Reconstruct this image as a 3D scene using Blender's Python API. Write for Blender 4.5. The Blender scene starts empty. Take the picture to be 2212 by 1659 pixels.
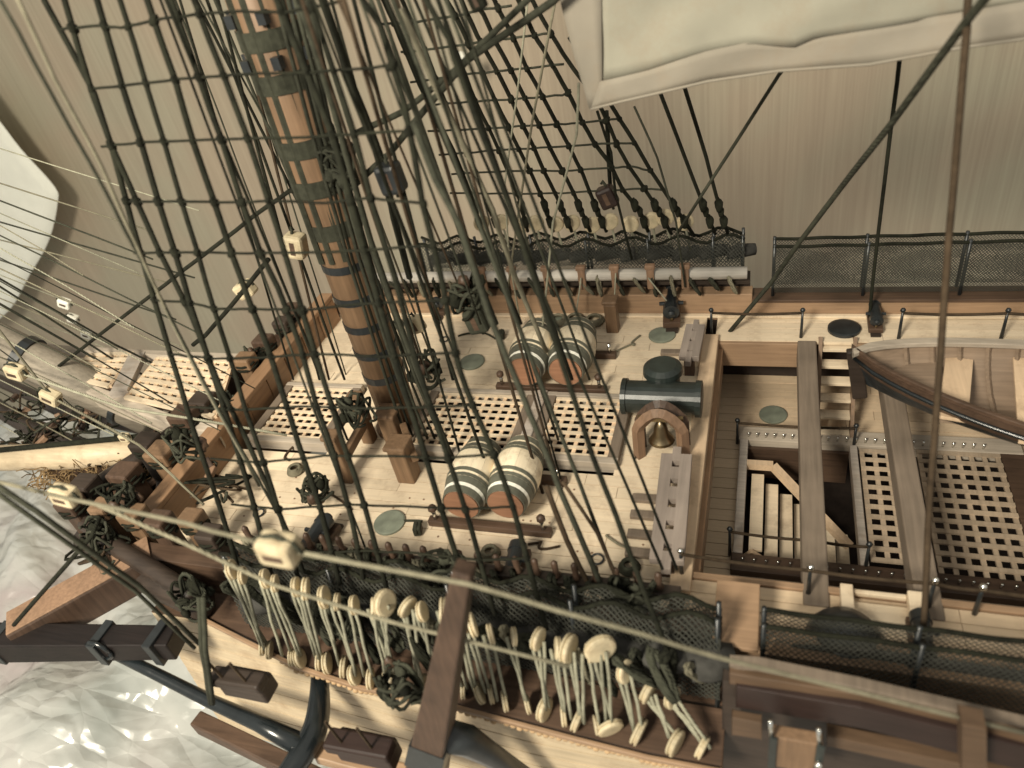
import bpy, math, random
import numpy as np
from mathutils import Vector, Matrix
random.seed(7)
S = bpy.context.scene
COL = S.collection
# ---------------------------------------------------------------- camera (1 unit = 1 cm on the model)
F = 747.0
Rw = np.array([[0.94750277, -0.03236414, 0.31810542], [0.26698309, 0.62753104, -0.73138555], [-0.17595036, 0.7779186, 0.60322808]])
CAM = np.array([0.0, 0.0, 35.0])
cd = bpy.data.cameras.new('camera'); cam = bpy.data.objects.new('camera', cd); COL.objects.link(cam)
cd.sensor_width = 36; cd.lens = 36 * F / 1024; cd.clip_end = 1000; cd.clip_start = 0.1
cam.matrix_world = Matrix([[Rw[0][0], Rw[0][1], Rw[0][2], 0], [Rw[1][0], Rw[1][1], Rw[1][2], 0], [Rw[2][0], Rw[2][1], Rw[2][2], 35], [0, 0, 0, 1]])
cd.dof.use_dof = True; cd.dof.focus_distance = 54; cd.dof.aperture_fstop = 0.085
S.camera = cam
# ---------------------------------------------------------------- world, lamps, exposure (a dim warm room)
w = bpy.data.worlds.new('World'); S.world = w; w.use_nodes = True
w.node_tree.nodes['Background'].inputs[0].default_value = (1.0, 0.96, 0.86, 1)
w.node_tree.nodes['Background'].inputs[1].default_value = 0.50
def area(name, loc, target, size, power, col):
    l = bpy.data.lights.new(name, 'AREA'); l.size = size; l.energy = power; l.color = col; l.shape = 'DISK'
    o = bpy.data.objects.new(name, l); COL.objects.link(o); o.location = loc
    o.rotation_euler = (Vector(target) - Vector(loc)).to_track_quat('-Z', 'Y').to_euler(); return o
lp = area('ceiling_lamp', (-36, -52, 78), (-42, 56, 0), 26, 108000, (1.0, 0.915, 0.75))
lp.data.spread = math.radians(120)
S.view_settings.view_transform = 'Standard'; S.view_settings.look = 'None'; S.view_settings.exposure = 0.0
S.render.filter_size = 3.2
S.cycles.max_bounces = 5
# ---------------------------------------------------------------- placing helpers (photo points carried onto planes of the model)
K = 1024 / 2212
def ray(u, v):
    return Rw @ np.array([u * K - 512, 384 - v * K, -F])
def at(u, v, z=0.0):
    d = ray(u, v); return Vector(CAM + d * ((z - CAM[2]) / d[2]))
def aty(u, v, y):
    d = ray(u, v); return Vector(CAM + d * ((y - CAM[1]) / d[1]))
def atx(u, v, x):
    d = ray(u, v); return Vector(CAM + d * ((x - CAM[0]) / d[0]))
def npl(u, v, off=0.0):      # plane of the near shrouds
    n = np.array([0, 47, -16.0]); p = np.array([0, 19.2 + off, 3.0]); d = ray(u, v)
    return Vector(CAM + d * (n.dot(p - CAM) / n.dot(d)))
def fpl(u, v, off=0.0):      # plane of the far shrouds
    n = np.array([0, 46, 16.0]); p = np.array([0, 54 + off, 4.0]); d = ray(u, v)
    return Vector(CAM + d * (n.dot(p - CAM) / n.dot(d)))
# ---------------------------------------------------------------- materials
def mat(name, col, rough=0.6, metal=0.0, grain=None, var=0.25, scale=1.0, bump=0.15, col2=None, rand=0.12, twist=False, spec=0.4):
    m = bpy.data.materials.new(name); m.use_nodes = True; nt = m.node_tree; N = nt.nodes; L = nt.links
    b = N['Principled BSDF']; b.inputs['Roughness'].default_value = rough; b.inputs['Metallic'].default_value = metal
    b.inputs['Specular IOR Level'].default_value = spec
    tc = N.new('ShaderNodeTexCoord'); mp = N.new('ShaderNodeMapping'); L.new(tc.outputs['Object'], mp.inputs[0])
    sc = {'x': (.25, 5, 5), 'y': (5, .25, 5), 'z': (5, 5, .25), None: (1.5, 1.5, 1.5)}[grain]
    mp.inputs['Scale'].default_value = [s * scale for s in sc]
    n1 = N.new('ShaderNodeTexNoise'); n1.inputs['Scale'].default_value = 1.0; n1.inputs['Detail'].default_value = 5; L.new(mp.outputs[0], n1.inputs[0])
    n2 = N.new('ShaderNodeTexNoise'); n2.inputs['Scale'].default_value = 0.35; n2.inputs['Detail'].default_value = 3; L.new(tc.outputs['Object'], n2.inputs[0])
    oi = N.new('ShaderNodeObjectInfo')
    ad = N.new('ShaderNodeMath'); ad.operation = 'ADD'; L.new(n1.outputs[0], ad.inputs[0]); L.new(n2.outputs[0], ad.inputs[1])
    mr = N.new('ShaderNodeMapRange'); L.new(ad.outputs[0], mr.inputs[0]); mr.inputs[1].default_value = .65; mr.inputs[2].default_value = 1.35
    mx = N.new('ShaderNodeMix'); mx.data_type = 'RGBA'; L.new(mr.outputs[0], mx.inputs['Factor'])
    c2 = col2 or [c * (1 - var * 1.3) for c in col]
    mx.inputs['A'].default_value = (*c2, 1); mx.inputs['B'].default_value = (*[min(1, c * (1 + var * .5)) for c in col], 1)
    hs = N.new('ShaderNodeHueSaturation'); L.new(mx.outputs['Result'], hs.inputs['Color'])
    mv = N.new('ShaderNodeMapRange'); L.new(oi.outputs['Random'], mv.inputs[0]); mv.inputs[3].default_value = 1 - rand; mv.inputs[4].default_value = 1 + rand
    L.new(mv.outputs[0], hs.inputs['Value']); L.new(hs.outputs[0], b.inputs['Base Color'])
    bp = N.new('ShaderNodeBump'); bp.inputs['Strength'].default_value = bump; bp.inputs['Distance'].default_value = .08
    if twist:
        wv = N.new('ShaderNodeTexWave'); wv.inputs['Scale'].default_value = 5.5; wv.bands_direction = 'DIAGONAL'; L.new(tc.outputs['Object'], wv.inputs[0])
        L.new(wv.outputs[1], bp.inputs['Height']); bp.inputs['Strength'].default_value = .5
    else: L.new(n1.outputs[0], bp.inputs['Height'])
    L.new(bp.outputs[0], b.inputs['Normal'])
    return m
M = dict(
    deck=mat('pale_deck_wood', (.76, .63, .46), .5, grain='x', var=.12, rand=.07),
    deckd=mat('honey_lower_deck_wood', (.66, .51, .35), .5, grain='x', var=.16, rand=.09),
    maple_y=mat('pale_wood_athwart', (.74, .55, .37), .5, grain='y', var=.14),
    maple_z=mat('pale_wood_upright', (.74, .56, .38), .5, grain='z', var=.14),
    greywood=mat('grey_weathered_wood', (.21, .165, .125), .65, grain='y', var=.25),
    greyw2=mat('violet_grey_wood', (.30, .25, .215), .6, grain='y', var=.2),
    greyspar=mat('dull_grey_spar_wood', (.27, .235, .185), .7, grain='x', var=.3),
    handrail=mat('off_white_grey_rail', (.56, .52, .46), .5, grain='x', var=.3),
    greyx=mat('grey_wood_fore_aft', (.42, .36, .29), .65, grain='x', var=.25),
    greyrail=mat('pale_grey_rail', (.52, .46, .40), .5, grain='x', var=.3),
    cherry=mat('cherry_wood', (.36, .235, .145), .45, grain='x', var=.25),
    cherry_y=mat('cherry_wood_athwart', (.29, .175, .10), .45, grain='y', var=.25),
    cherry_z=mat('cherry_wood_upright', (.21, .13, .075), .5, grain='z', var=.3),
    walnut=mat('walnut', (.095, .058, .038), .5, grain='x', var=.4),
    walnut_z=mat('walnut_upright', (.085, .052, .035), .5, grain='z', var=.4),
    darkwood=mat('dark_wood', (.042, .030, .023), .5, grain='x', var=.4),
    stockwood=mat('near_black_stock_wood', (.012, .008, .007), .5, grain='x', var=.4),
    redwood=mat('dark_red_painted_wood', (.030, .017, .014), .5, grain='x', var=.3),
    tan=mat('tan_hull_wood', (.50, .34, .19), .5, grain='x', var=.2, rand=.1),
    boatwood=mat('dull_pinkish_boat_wood', (.28, .205, .145), .6, grain='x', var=.25),
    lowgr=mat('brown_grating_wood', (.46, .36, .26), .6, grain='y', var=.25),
    shadetan=mat('shade_darkened_tan_hull_wood', (.12, .075, .045), .5, grain='x', var=.3),  # hull tan darkened: shade on the near aft side put into its colour
    oak=mat('pale_hull_wood', (.58, .47, .32), .5, grain='x', var=.18, rand=.09),
    black=mat('blackened_iron', (.022, .026, .028), .35, var=.4, spec=.6),
    stove=mat('dark_green_grey_iron', (.018, .025, .022), .38, var=.4, spec=.6),
    blue=mat('blue_black_iron', (.012, .016, .018), .22, var=.3, spec=.7),
    rope=mat('tarred_green_black_rope', (.020, .021, .013), .9, var=.5, scale=2, twist=True, spec=.2),
    rope2=mat('dull_grey_green_rope', (.058, .06, .042), .9, var=.4, scale=2, twist=True, spec=.2),
    rope3=mat('tan_running_rope', (.24, .22, .155), .9, var=.3, scale=2, twist=True, spec=.2),
    rope4=mat('light_grey_lanyard', (.36, .35, .26), .9, var=.3, scale=2, twist=True, spec=.2),
    rope5=mat('dark_brown_rope', (.075, .052, .032), .9, var=.4, scale=2, twist=True, spec=.2),
    cream=mat('cream_boxwood', (.60, .51, .34), .5, var=.3),
    bone=mat('whitish_block', (.88, .86, .76), .4, var=.08),
    sail=mat('pale_sail_cloth', (.31, .295, .235), .9, var=.12, scale=.3, bump=.3, rand=0),
    hem=mat('sail_hem_cloth', (.285, .255, .205), .9, var=.1, scale=.4, bump=.3, rand=0),
    wsail=mat('white_head_sail', (.90, .90, .80), .9, var=.06, scale=.2, rand=0),
    brass=mat('brass', (.30, .24, .15), .35, 1.0, var=.2),
    silver=mat('bright_pin', (.85, .85, .8), .2, 1.0, var=.1),
    disc=mat('grey_green_disc', (.20, .22, .17), .6, var=.3),
    hoop=mat('grey_green_hoop', (.125, .125, .095), .5, var=.3),
    cask=mat('pale_cask_wood', (.88, .76, .56), .5, grain='y', var=.1),
    caskend=mat('brown_cask_end', (.33, .17, .10), .55, grain='x', var=.3),
    kevel=mat('dull_brown_upright', (.26, .16, .10), .6, grain='z', var=.3),
    net=mat('dark_netting_cord', (.055, .056, .045), .9, var=.3),
    hammock=mat('dark_cloth_in_netting', (.06, .058, .052), .95, var=.5, scale=1.2),
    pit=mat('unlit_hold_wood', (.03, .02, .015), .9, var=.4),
    straw=mat('tan_brown_oakum', (.26, .17, .08), .9, var=.6, scale=2),
)
def wall_mat():
    m = mat('streaked_wallpaper', (.36, .30, .22), .85, rand=0); nt = m.node_tree; N = nt.nodes; L = nt.links
    b = N['Principled BSDF']; tc = N['Texture Coordinate']
    mp = N.new('ShaderNodeMapping'); mp.inputs['Scale'].default_value = (2.4, 1, .035); L.new(tc.outputs['Object'], mp.inputs[0])
    n = N.new('ShaderNodeTexNoise'); n.inputs['Scale'].default_value = 1.2; n.inputs['Detail'].default_value = 7; n.inputs['Roughness'].default_value = .7; L.new(mp.outputs[0], n.inputs[0])
    r = N.new('ShaderNodeValToRGB'); r.color_ramp.elements[0].position = .36; r.color_ramp.elements[0].color = (.35, .305, .245, 1)
    r.color_ramp.elements[1].position = .66; r.color_ramp.elements[1].color = (.42, .375, .30, 1); L.new(n.outputs[0], r.inputs[0])
    # broad marbled patches, pinkish against grey green
    n2 = N.new('ShaderNodeTexNoise'); n2.inputs['Scale'].default_value = .045; n2.inputs['Detail'].default_value = 3; L.new(tc.outputs['Object'], n2.inputs[0])
    r2 = N.new('ShaderNodeValToRGB'); r2.color_ramp.elements[0].position = .42; r2.color_ramp.elements[0].color = (1.0, .93, .86, 1)
    r2.color_ramp.elements[1].position = .58; r2.color_ramp.elements[1].color = (.95, .97, .90, 1); L.new(n2.outputs[0], r2.inputs[0])
    mx = N.new('ShaderNodeMix'); mx.data_type = 'RGBA'; mx.blend_type = 'MULTIPLY'; mx.inputs['Factor'].default_value = 1
    L.new(r.outputs[0], mx.inputs['A']); L.new(r2.outputs[0], mx.inputs['B']); L.new(mx.outputs['Result'], b.inputs['Base Color'])
    return m
def film_mat():
    m = bpy.data.materials.new('clear_plastic_film'); m.use_nodes = True; nt = m.node_tree; N = nt.nodes; L = nt.links
    b = N['Principled BSDF']; b.inputs['Roughness'].default_value = .24; b.inputs['Specular IOR Level'].default_value = .9
    tc = N.new('ShaderNodeTexCoord'); n = N.new('ShaderNodeTexNoise'); n.inputs['Scale'].default_value = .06; n.inputs['Detail'].default_value = 3; L.new(tc.outputs['Object'], n.inputs[0])
    r = N.new('ShaderNodeValToRGB'); e = r.color_ramp.elements; e[0].position = .3; e[0].color = (.27, .30, .28, 1); e[1].position = .7; e[1].color = (.50, .49, .46, 1)
    q = e.new(.5); q.color = (.52, .52, .49, 1); q = e.new(.6); q.color = (.42, .37, .36, 1); L.new(n.outputs[0], r.inputs[0]); L.new(r.outputs[0], b.inputs['Base Color'])
    v = N.new('ShaderNodeTexNoise'); v.inputs['Scale'].default_value = .5; v.inputs['Detail'].default_value = 6; v.inputs['Distortion'].default_value = .3; v.noise_type = 'RIDGED_MULTIFRACTAL'; L.new(tc.outputs['Object'], v.inputs[0])
    vo = N.new('ShaderNodeTexVoronoi'); vo.feature = 'DISTANCE_TO_EDGE'; vo.inputs['Scale'].default_value = .28; mpv = N.new('ShaderNodeMapping'); mpv.inputs['Scale'].default_value = (.6, 1.5, 1); mpv.inputs['Rotation'].default_value = (0, 0, .5); L.new(tc.outputs['Object'], mpv.inputs[0]); L.new(mpv.outputs[0], vo.inputs[0])
    av = N.new('ShaderNodeMath'); av.operation = 'MULTIPLY_ADD'; L.new(vo.outputs[0], av.inputs[0]); av.inputs[1].default_value = 1.6; L.new(v.outputs[0], av.inputs[2]); v = av
    bp = N.new('ShaderNodeBump'); bp.inputs['Strength'].default_value = .5; bp.inputs['Distance'].default_value = .6; L.new(v.outputs[0], bp.inputs['Height']); L.new(bp.outputs[0], b.inputs['Normal'])
    return m
def stains(m, col, sc, amt):
    nt = m.node_tree; N = nt.nodes; L = nt.links; b = N['Principled BSDF']; src = b.inputs['Base Color'].links[0].from_socket
    tc = N['Texture Coordinate']; n = N.new('ShaderNodeTexNoise'); n.inputs['Scale'].default_value = sc; n.inputs['Detail'].default_value = 8; n.inputs['Roughness'].default_value = .7; L.new(tc.outputs['Object'], n.inputs[0])
    r = N.new('ShaderNodeMapRange'); r.inputs[1].default_value = .5; r.inputs[2].default_value = .72; r.inputs[4].default_value = amt; L.new(n.outputs[0], r.inputs[0])
    mx = N.new('ShaderNodeMix'); mx.data_type = 'RGBA'; L.new(r.outputs[0], mx.inputs['Factor']); L.new(src, mx.inputs['A']); mx.inputs['B'].default_value = (*col, 1); L.new(mx.outputs['Result'], b.inputs['Base Color'])
for k_ in ('deck', 'deckd', 'oak', 'maple_y', 'greyrail'): stains(M[k_], (.30, .20, .12), .55, .55)
for k_ in ('sail', 'hem'): stains(M[k_], (.26, .20, .14), .35, .5)
for k_ in ('cask', 'cream'): stains(M[k_], (.26, .17, .09), 1.1, .6)
M['wall'] = wall_mat(); M['film'] = film_mat()
# ---------------------------------------------------------------- mesh builder
ORD = ['first', 'second', 'third', 'fourth', 'fifth', 'sixth', 'seventh', 'eighth', 'ninth', 'tenth', 'eleventh', 'twelfth', 'thirteenth', 'fourteenth', 'fifteenth', 'sixteenth', 'seventeenth', 'eighteenth', 'nineteenth', 'twentieth'] + ['twenty-' + q for q in ('first', 'second', 'third', 'fourth', 'fifth', 'sixth', 'seventh', 'eighth', 'ninth')] + ['thirtieth'] + ['thirty-' + q for q in ('first', 'second', 'third', 'fourth', 'fifth', 'sixth', 'seventh', 'eighth', 'ninth')]
class MB:
    def __init__(s): s.v = []; s.f = []
    def hexa(s, p):                    # 8 corners: bottom 4 ccw, top 4 ccw
        i = len(s.v); s.v += [tuple(q) for q in p]
        s.f += [(i+3, i+2, i+1, i), (i+4, i+5, i+6, i+7)] + [(i+k, i+(k+1) % 4, i+4+(k+1) % 4, i+4+k) for k in range(4)]; return s
    def box(s, x0, x1, y0, y1, z0, z1):
        return s.hexa([(x0, y0, z0), (x1, y0, z0), (x1, y1, z0), (x0, y1, z0), (x0, y0, z1), (x1, y0, z1), (x1, y1, z1), (x0, y1, z1)])
    def bar(s, a, b, w, h, up=(0, 0, 1), w2=None, h2=None):
        a, b = Vector(a), Vector(b); d = (b - a).normalized(); u = Vector(up); sd = d.cross(u).normalized(); u = sd.cross(d).normalized()
        w2 = w2 or w; h2 = h2 or h
        A = [a + sd * sx * w / 2 + u * sz * h / 2 for sx, sz in ((-1, -1), (1, -1), (1, 1), (-1, 1))]
        B = [b + sd * sx * w2 / 2 + u * sz * h2 / 2 for sx, sz in ((-1, -1), (1, -1), (1, 1), (-1, 1))]
        return s.hexa(A + B)
    def tube(s, pts, r, n=6, cap=True):
        pts = [Vector(p) for p in pts]; m = len(pts); rs = r if isinstance(r, (list, tuple)) else [r] * m
        base = len(s.v); side = None
        for k, p in enumerate(pts):
            d = (pts[min(k+1, m-1)] - pts[max(k-1, 0)]).normalized()
            if side is None: side = d.cross(Vector((0, 0, 1)) if abs(d.z) < .9 else Vector((1, 0, 0))).normalized()
            side = (side - d * side.dot(d)).normalized(); up = d.cross(side)
            for j in range(n):
                a = 2 * math.pi * j / n; s.v.append(tuple(p + (side * math.cos(a) + up * math.sin(a)) * rs[k]))
        for k in range(m-1):
            for j in range(n):
                a = base + k*n + j; b = base + k*n + (j+1) % n; s.f.append((a, b, b+n, a+n))
        if cap: s.f.append(tuple(range(base + n - 1, base - 1, -1))); s.f.append(tuple(base + (m-1)*n + j for j in range(n)))
        return s
    def lathe(s, prof, o, ax, n=20):   # prof: (distance along axis, radius)
        o = Vector(o); ax = Vector(ax).normalized(); return s.tube_axis([(o + ax * t, r) for t, r in prof], ax, n)
    def tube_axis(s, pr, ax, n):
        sd = ax.cross(Vector((0, 0, 1)) if abs(ax.z) < .9 else Vector((1, 0, 0))).normalized(); up = ax.cross(sd); base = len(s.v); m = len(pr)
        for p, r in pr:
            for j in range(n):
                a = 2*math.pi*j/n; s.v.append(tuple(p + (sd*math.cos(a) + up*math.sin(a)) * r))
        for k in range(m-1):
            for j in range(n):
                a = base + k*n + j; b = base + k*n + (j+1) % n; s.f.append((a, b, b+n, a+n))
        s.f.append(tuple(range(base+n-1, base-1, -1))); s.f.append(tuple(base + (m-1)*n + j for j in range(n))); return s
    def ball(s, c, r, sq=(1, 1, 1), n=8, jit=0):
        c = Vector(c); base = len(s.v); rings = max(3, n // 2 + 1)
        for i in range(rings + 1):
            t = math.pi * i / rings
            for j in range(n):
                a = 2*math.pi*j/n; k = 1 + random.uniform(-jit, jit)
                s.v.append((c.x + r*sq[0]*math.sin(t)*math.cos(a)*k, c.y + r*sq[1]*math.sin(t)*math.sin(a)*k, c.z + r*sq[2]*math.cos(t)*k))
        for i in range(rings):
            for j in range(n):
                a = base + i*n + j; b = base + i*n + (j+1) % n; s.f.append((a, a+n, b+n, b))
        return s
    def prism(s, top, bot, off):       # outline quads between two lines, extruded by off
        off = Vector(off); n = len(top); i = len(s.v)
        for t, b in zip(top, bot): s.v += [tuple(Vector(t)), tuple(Vector(b)), tuple(Vector(b)+off), tuple(Vector(t)+off)]
        for k in range(n-1):
            a = i+4*k; b = a+4
            for j in range(4): s.f.append((a+j, b+j, b+(j+1) % 4, a+(j+1) % 4))
        s.f.append((i+3, i+2, i+1, i)); e = i+4*(n-1); s.f.append((e, e+1, e+2, e+3)); return s
    def grid(s, rows):
        i = len(s.v); m = len(rows[0])
        for r in rows: s.v += [tuple(p) for p in r]
        for a in range(len(rows)-1):
            for b in range(m-1): k = i + a*m + b; s.f.append((k, k+1, k+m+1, k+m))
        return s
    def mesh(s, name, m, smooth=False):
        me = bpy.data.meshes.new(name); me.from_pydata(s.v, [], s.f); me.materials.append(M[m] if isinstance(m, str) else m)
        if smooth: me.polygons.foreach_set('use_smooth', [True] * len(me.polygons))
        me.validate(); me.update(); return me
def put(me, name, parent=None, loc=None, rot=None, bevel=0, world=True):
    o = bpy.data.objects.new(name, me); COL.objects.link(o)
    if parent is not None:
        o.parent = parent
        if loc is None: o.location = -root_loc(parent)
        else: o.location = Vector(loc) - root_loc(parent)
    elif loc is not None: o.location = loc
    if rot: o.rotation_euler = rot
    if bevel:
        b = o.modifiers.new('bevel', 'BEVEL'); b.width = bevel; b.segments = 2; b.limit_method = 'ANGLE'
    return o
ROOT = {}
def root_loc(o):
    v = Vector(o.location)
    while o.parent: o = o.parent; v += o.location
    return v
def obj(mb, name, m, parent=None, smooth=False, bevel=0, kind=None, label=None):
    o = put(mb.mesh(name, m, smooth), name, parent, bevel=bevel)
    if kind: o['kind'] = kind
    if label: o['label'] = label
    return o
def tag(o, label, cat, group=None):
    o['label'] = label; o['category'] = cat
    if group: o['group'] = group
    return o
def thing(name, label, cat, loc=(0, 0, 0), group=None):
    o = bpy.data.objects.new(name, None); COL.objects.link(o); o.location = loc; o.empty_display_size = .5
    return tag(o, label, cat, group)
def copy_tree(o, parent=None):
    c = o.copy(); COL.objects.link(c); c.parent = parent
    for ch in list(o.children): copy_tree(ch, c)
    return c
def wob(pts, amp=.05, sub=3):
    out = []
    for a, b in zip(pts[:-1], pts[1:]):
        for k in range(sub):
            p = a.lerp(b, k/sub); 
            if out: p = p + Vector([random.uniform(-amp, amp) for _ in range(3)])
            out.append(p)
    return out + [pts[-1]]
def rope(label, pts, r, m='rope3', name='rope', cat='rope', group=None, sub=3, amp=.02, n=6):
    return tag(obj(MB().tube(wob([Vector(p) for p in pts], amp, sub), r, n), name, m, smooth=True), label, cat, group)
def catm(pts, sub=5):
    P = [Vector(p) for p in pts]; out = []
    for i in range(len(P)-1):
        a, b, c, d = P[max(i-1, 0)], P[i], P[i+1], P[min(i+2, len(P)-1)]
        for k in range(sub):
            t = k/sub; out.append(.5*((2*b) + (c-a)*t + (2*a-5*b+4*c-d)*t*t + (3*b-a-3*c+d)*t**3))
    return out + [P[-1]]
# ================================================================ SETTING
w_ = obj(MB().grid([[Vector((x, 98, z)) for x in range(-220, 221, 20)] for z in range(-150, 121, 30)]), 'wall', 'wall'); w_['kind'] = 'structure'
rows = []
for j in range(140):
    r_ = []
    for i in range(200):
        x = -130 + i*.75 + random.uniform(-.3, .3); y = -30 + j*.65 + random.uniform(-.25, .25)
        h = 2.2*math.sin(x*.19 + 1.7*math.sin(y*.13)) + 1.8*abs(math.sin(y*.21 + x*.17 + 2*math.sin(x*.07))) + .8*abs(math.sin(x*.33 + y*.27 + 2*math.sin(y*.17))) + .35*abs(math.sin(x*.7 - y*.8 + 1.3*math.sin(x*.4))) + random.uniform(-.17, .17)
        r_.append(Vector((x, y, -26 + h)))
    rows.append(r_)
tf = obj(MB().grid(rows), 'plastic_film', 'film', smooth=True); tag(tf, 'crumpled clear plastic film spread under the bow of the model', 'plastic film')
tb = obj(MB().box(-220, 220, -60, 62, -34, -31), 'table_top', 'greyx'); tb['kind'] = 'structure'
# ================================================================ HULL
XF, XB = -38.3, -4.4          # forecastle from the beakhead bulkhead to the waist
YN, YF = 22.8, 52.0
hull = thing('ship_hull', 'wooden ship model hull with pale planked decks and cherry bulwarks', 'ship model', (-4, 37.4, -14))
holes = [(-38.3, -30.5, 33.9, 41.0), (-24.6, -9.0, 33.9, 41.0)]
lens = {}
def plank(x0, x1, y0, w, z, m, th=.28, parent=hull, name='plank'):
    L_ = round(x1 - x0, 1); k = (L_, round(w, 2), m, th)
    if k not in lens: lens[k] = MB().box(0, L_ - .03, 0, w - .055, -th, 0).mesh('plank', m)
    put(lens[k], name, parent, loc=(x0, y0, z + random.uniform(-.012, .012)))
nr = 30; pw = (YF - YN) / nr
for i in range(nr):
    y = YN + i*pw; segs = [(XF, XB)]
    for hx0, hx1, hy0, hy1 in holes:
        if y + pw > hy0 + .2 and y < hy1 - .2:
            ns = []
            for a, b in segs:
                if a < hx0 - .01: ns.append((a, hx0))
                if b > hx1 + .01: ns.append((hx1, b))
            segs = ns
    for a, b in segs:
        x = a + (0 if b - a < 9 else [3.7, 7.4, 5.2, 9][i % 4]); cuts = [a]
        while x < b - 3: cuts.append(round(x, 1)) if x > a else None; x += 11.2
        cuts.append(b)
        for c0, c1 in zip(cuts[:-1], cuts[1:]): plank(c0, c1, y, pw, 0, 'deck')
# lower deck seen through the waist
ZL = -6.0
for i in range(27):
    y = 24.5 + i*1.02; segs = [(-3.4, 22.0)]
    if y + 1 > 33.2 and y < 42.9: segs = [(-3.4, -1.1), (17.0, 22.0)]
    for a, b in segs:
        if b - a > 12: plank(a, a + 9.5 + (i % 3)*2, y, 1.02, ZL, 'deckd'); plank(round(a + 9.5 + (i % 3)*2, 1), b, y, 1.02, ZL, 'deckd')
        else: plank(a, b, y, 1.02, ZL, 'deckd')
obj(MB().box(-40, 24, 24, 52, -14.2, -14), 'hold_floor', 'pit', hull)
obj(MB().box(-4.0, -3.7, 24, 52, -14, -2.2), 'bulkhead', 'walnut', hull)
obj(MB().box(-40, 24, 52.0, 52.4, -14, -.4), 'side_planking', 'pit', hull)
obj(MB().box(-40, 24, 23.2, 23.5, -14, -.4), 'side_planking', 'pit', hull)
# gangways along the waist
for i in range(4):
    plank(-3.6, 8.2, 48.6 + i*.85, .85, 0, 'deck'); plank(8.2, 22, 48.6 + i*.85, .85, 0, 'deck')
for i in range(4):
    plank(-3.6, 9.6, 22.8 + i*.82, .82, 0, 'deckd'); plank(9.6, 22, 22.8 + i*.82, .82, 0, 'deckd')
obj(MB().box(-3.6, 3.7, 48.25, 48.58, -2.2, -.02), 'carling', 'cherry', hull, bevel=.05)
obj(MB().box(6.3, 22, 48.25, 48.58, -2.2, -.02), 'carling', 'cherry', hull, bevel=.05)
obj(MB().box(-3.6, 22, 26.1, 26.5, -1.6, .12), 'carling', 'cherry', hull, bevel=.05)
obj(MB().box(-4.5, -3.35, 25.0, 48.9, -2.0, .38), 'breast_beam', 'maple_y', hull, bevel=.06)
obj(MB().box(-3.34, -3.0, 26.5, 48.2, -2.6, -.5), 'beam_facing', 'cherry_y', hull)
# bulwarks
obj(MB().box(XF, -1.0, 52.02, 53.3, -2, 2.0), 'far_bulwark', 'cherry', hull, bevel=.05)
obj(MB().box(-1.0, 22, 52.02, 53.3, -2, 1.35), 'far_bulwark', 'cherry', hull, bevel=.05)
obj(MB().box(-1.0, 22, 51.75, 53.6, 1.36, 1.62), 'rail_cap', 'walnut', hull, bevel=.05)
obj(MB().box(XF, 22, 51.6, 52.0, .02, .22), 'waterway', 'deck', hull, bevel=.04)
obj(MB().box(-37, -1.2, 51.9, 53.4, 3.0, 3.3), 'pin_rail', 'darkwood', hull)
obj(MB().tube([(-34, 51.9, 4.0), (-20, 51.9, 4.0), (-1.4, 51.9, 4.0)], .5, 10), 'grey_handrail', 'handrail', hull, smooth=True)
obj(MB().box(-36, -1.2, 53.2, 53.5, 2.0, 3.0), 'rail_backing', 'darkwood', hull)
obj(MB().box(XF, -1.0, 21.5, 22.78, -2, 1.9), 'near_bulwark', 'walnut', hull, bevel=.05)
obj(MB().box(-1.0, 22, 21.3, 22.78, -2, 1.2), 'near_bulwark', 'cherry', hull, bevel=.05)
obj(MB().box(-1.9, .2, 20.8, 24.6, 1.92, 2.2), 'rail_cap', 'cherry', hull, bevel=.05, label='bare cherry rail cap between the two nettings')
# beakhead bulkhead across the bow, stepped panels
for i in range(9):
    y0 = 24.6 + i*2.95; sl = .18*(i-4)**2*.12
    obj(MB().box(XF-.7+sl, XF+sl, y0, y0+2.88, -3, 2.35), 'bulkhead_panel', 'cherry_y', hull, bevel=.05)
obj(MB().box(XF-1.0, XF+.35, 24.3, 51.4, 2.36, 2.8), 'bulkhead_rail', 'cherry_y', hull, bevel=.08)
# bow sides sweeping in
def bow(sgn):
    c = 37.4; hb = 15.9
    top, bot = [], []
    for k in range(15):
        t = k/14; x = -36 - 13*t; yy = c + sgn*(hb - .2 - (hb-1.2)*t**2.2)
        top.append(Vector((x, yy, 1.6 - 2.5*t))); bot.append(Vector((x + 3*t, c + sgn*abs(yy-c)*.86, -12)))
    return top, bot
for sgn in (-1, 1):
    t_, b_ = bow(sgn); obj(MB().prism(t_, b_, (0, -sgn*.5, 0)), 'bow_planking', 'walnut', hull)
# near hull side: strakes, tapering down under the channel
for i in range(11):
    z1 = -1.1 - i*1.15; a = []; b = []
    for k in range(12):
        x = -36.5 + k*3.15; yy = 19.6 - 1.9*min(1, (x+36.5)/26) + .02*(x+36.5)*.3
        yy -= .0*i; a.append(Vector((x, yy - .10*i, z1))); b.append(Vector((x, yy - .10*(i+1) + .03, z1-1.12)))
    obj(MB().prism(a, b, (0, .5, 0)), 'strake', 'oak', hull)
obj(MB().box(-36.5, 22, 19.6, 22, -12, -1.0), 'side_planking', 'walnut', hull)
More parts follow.
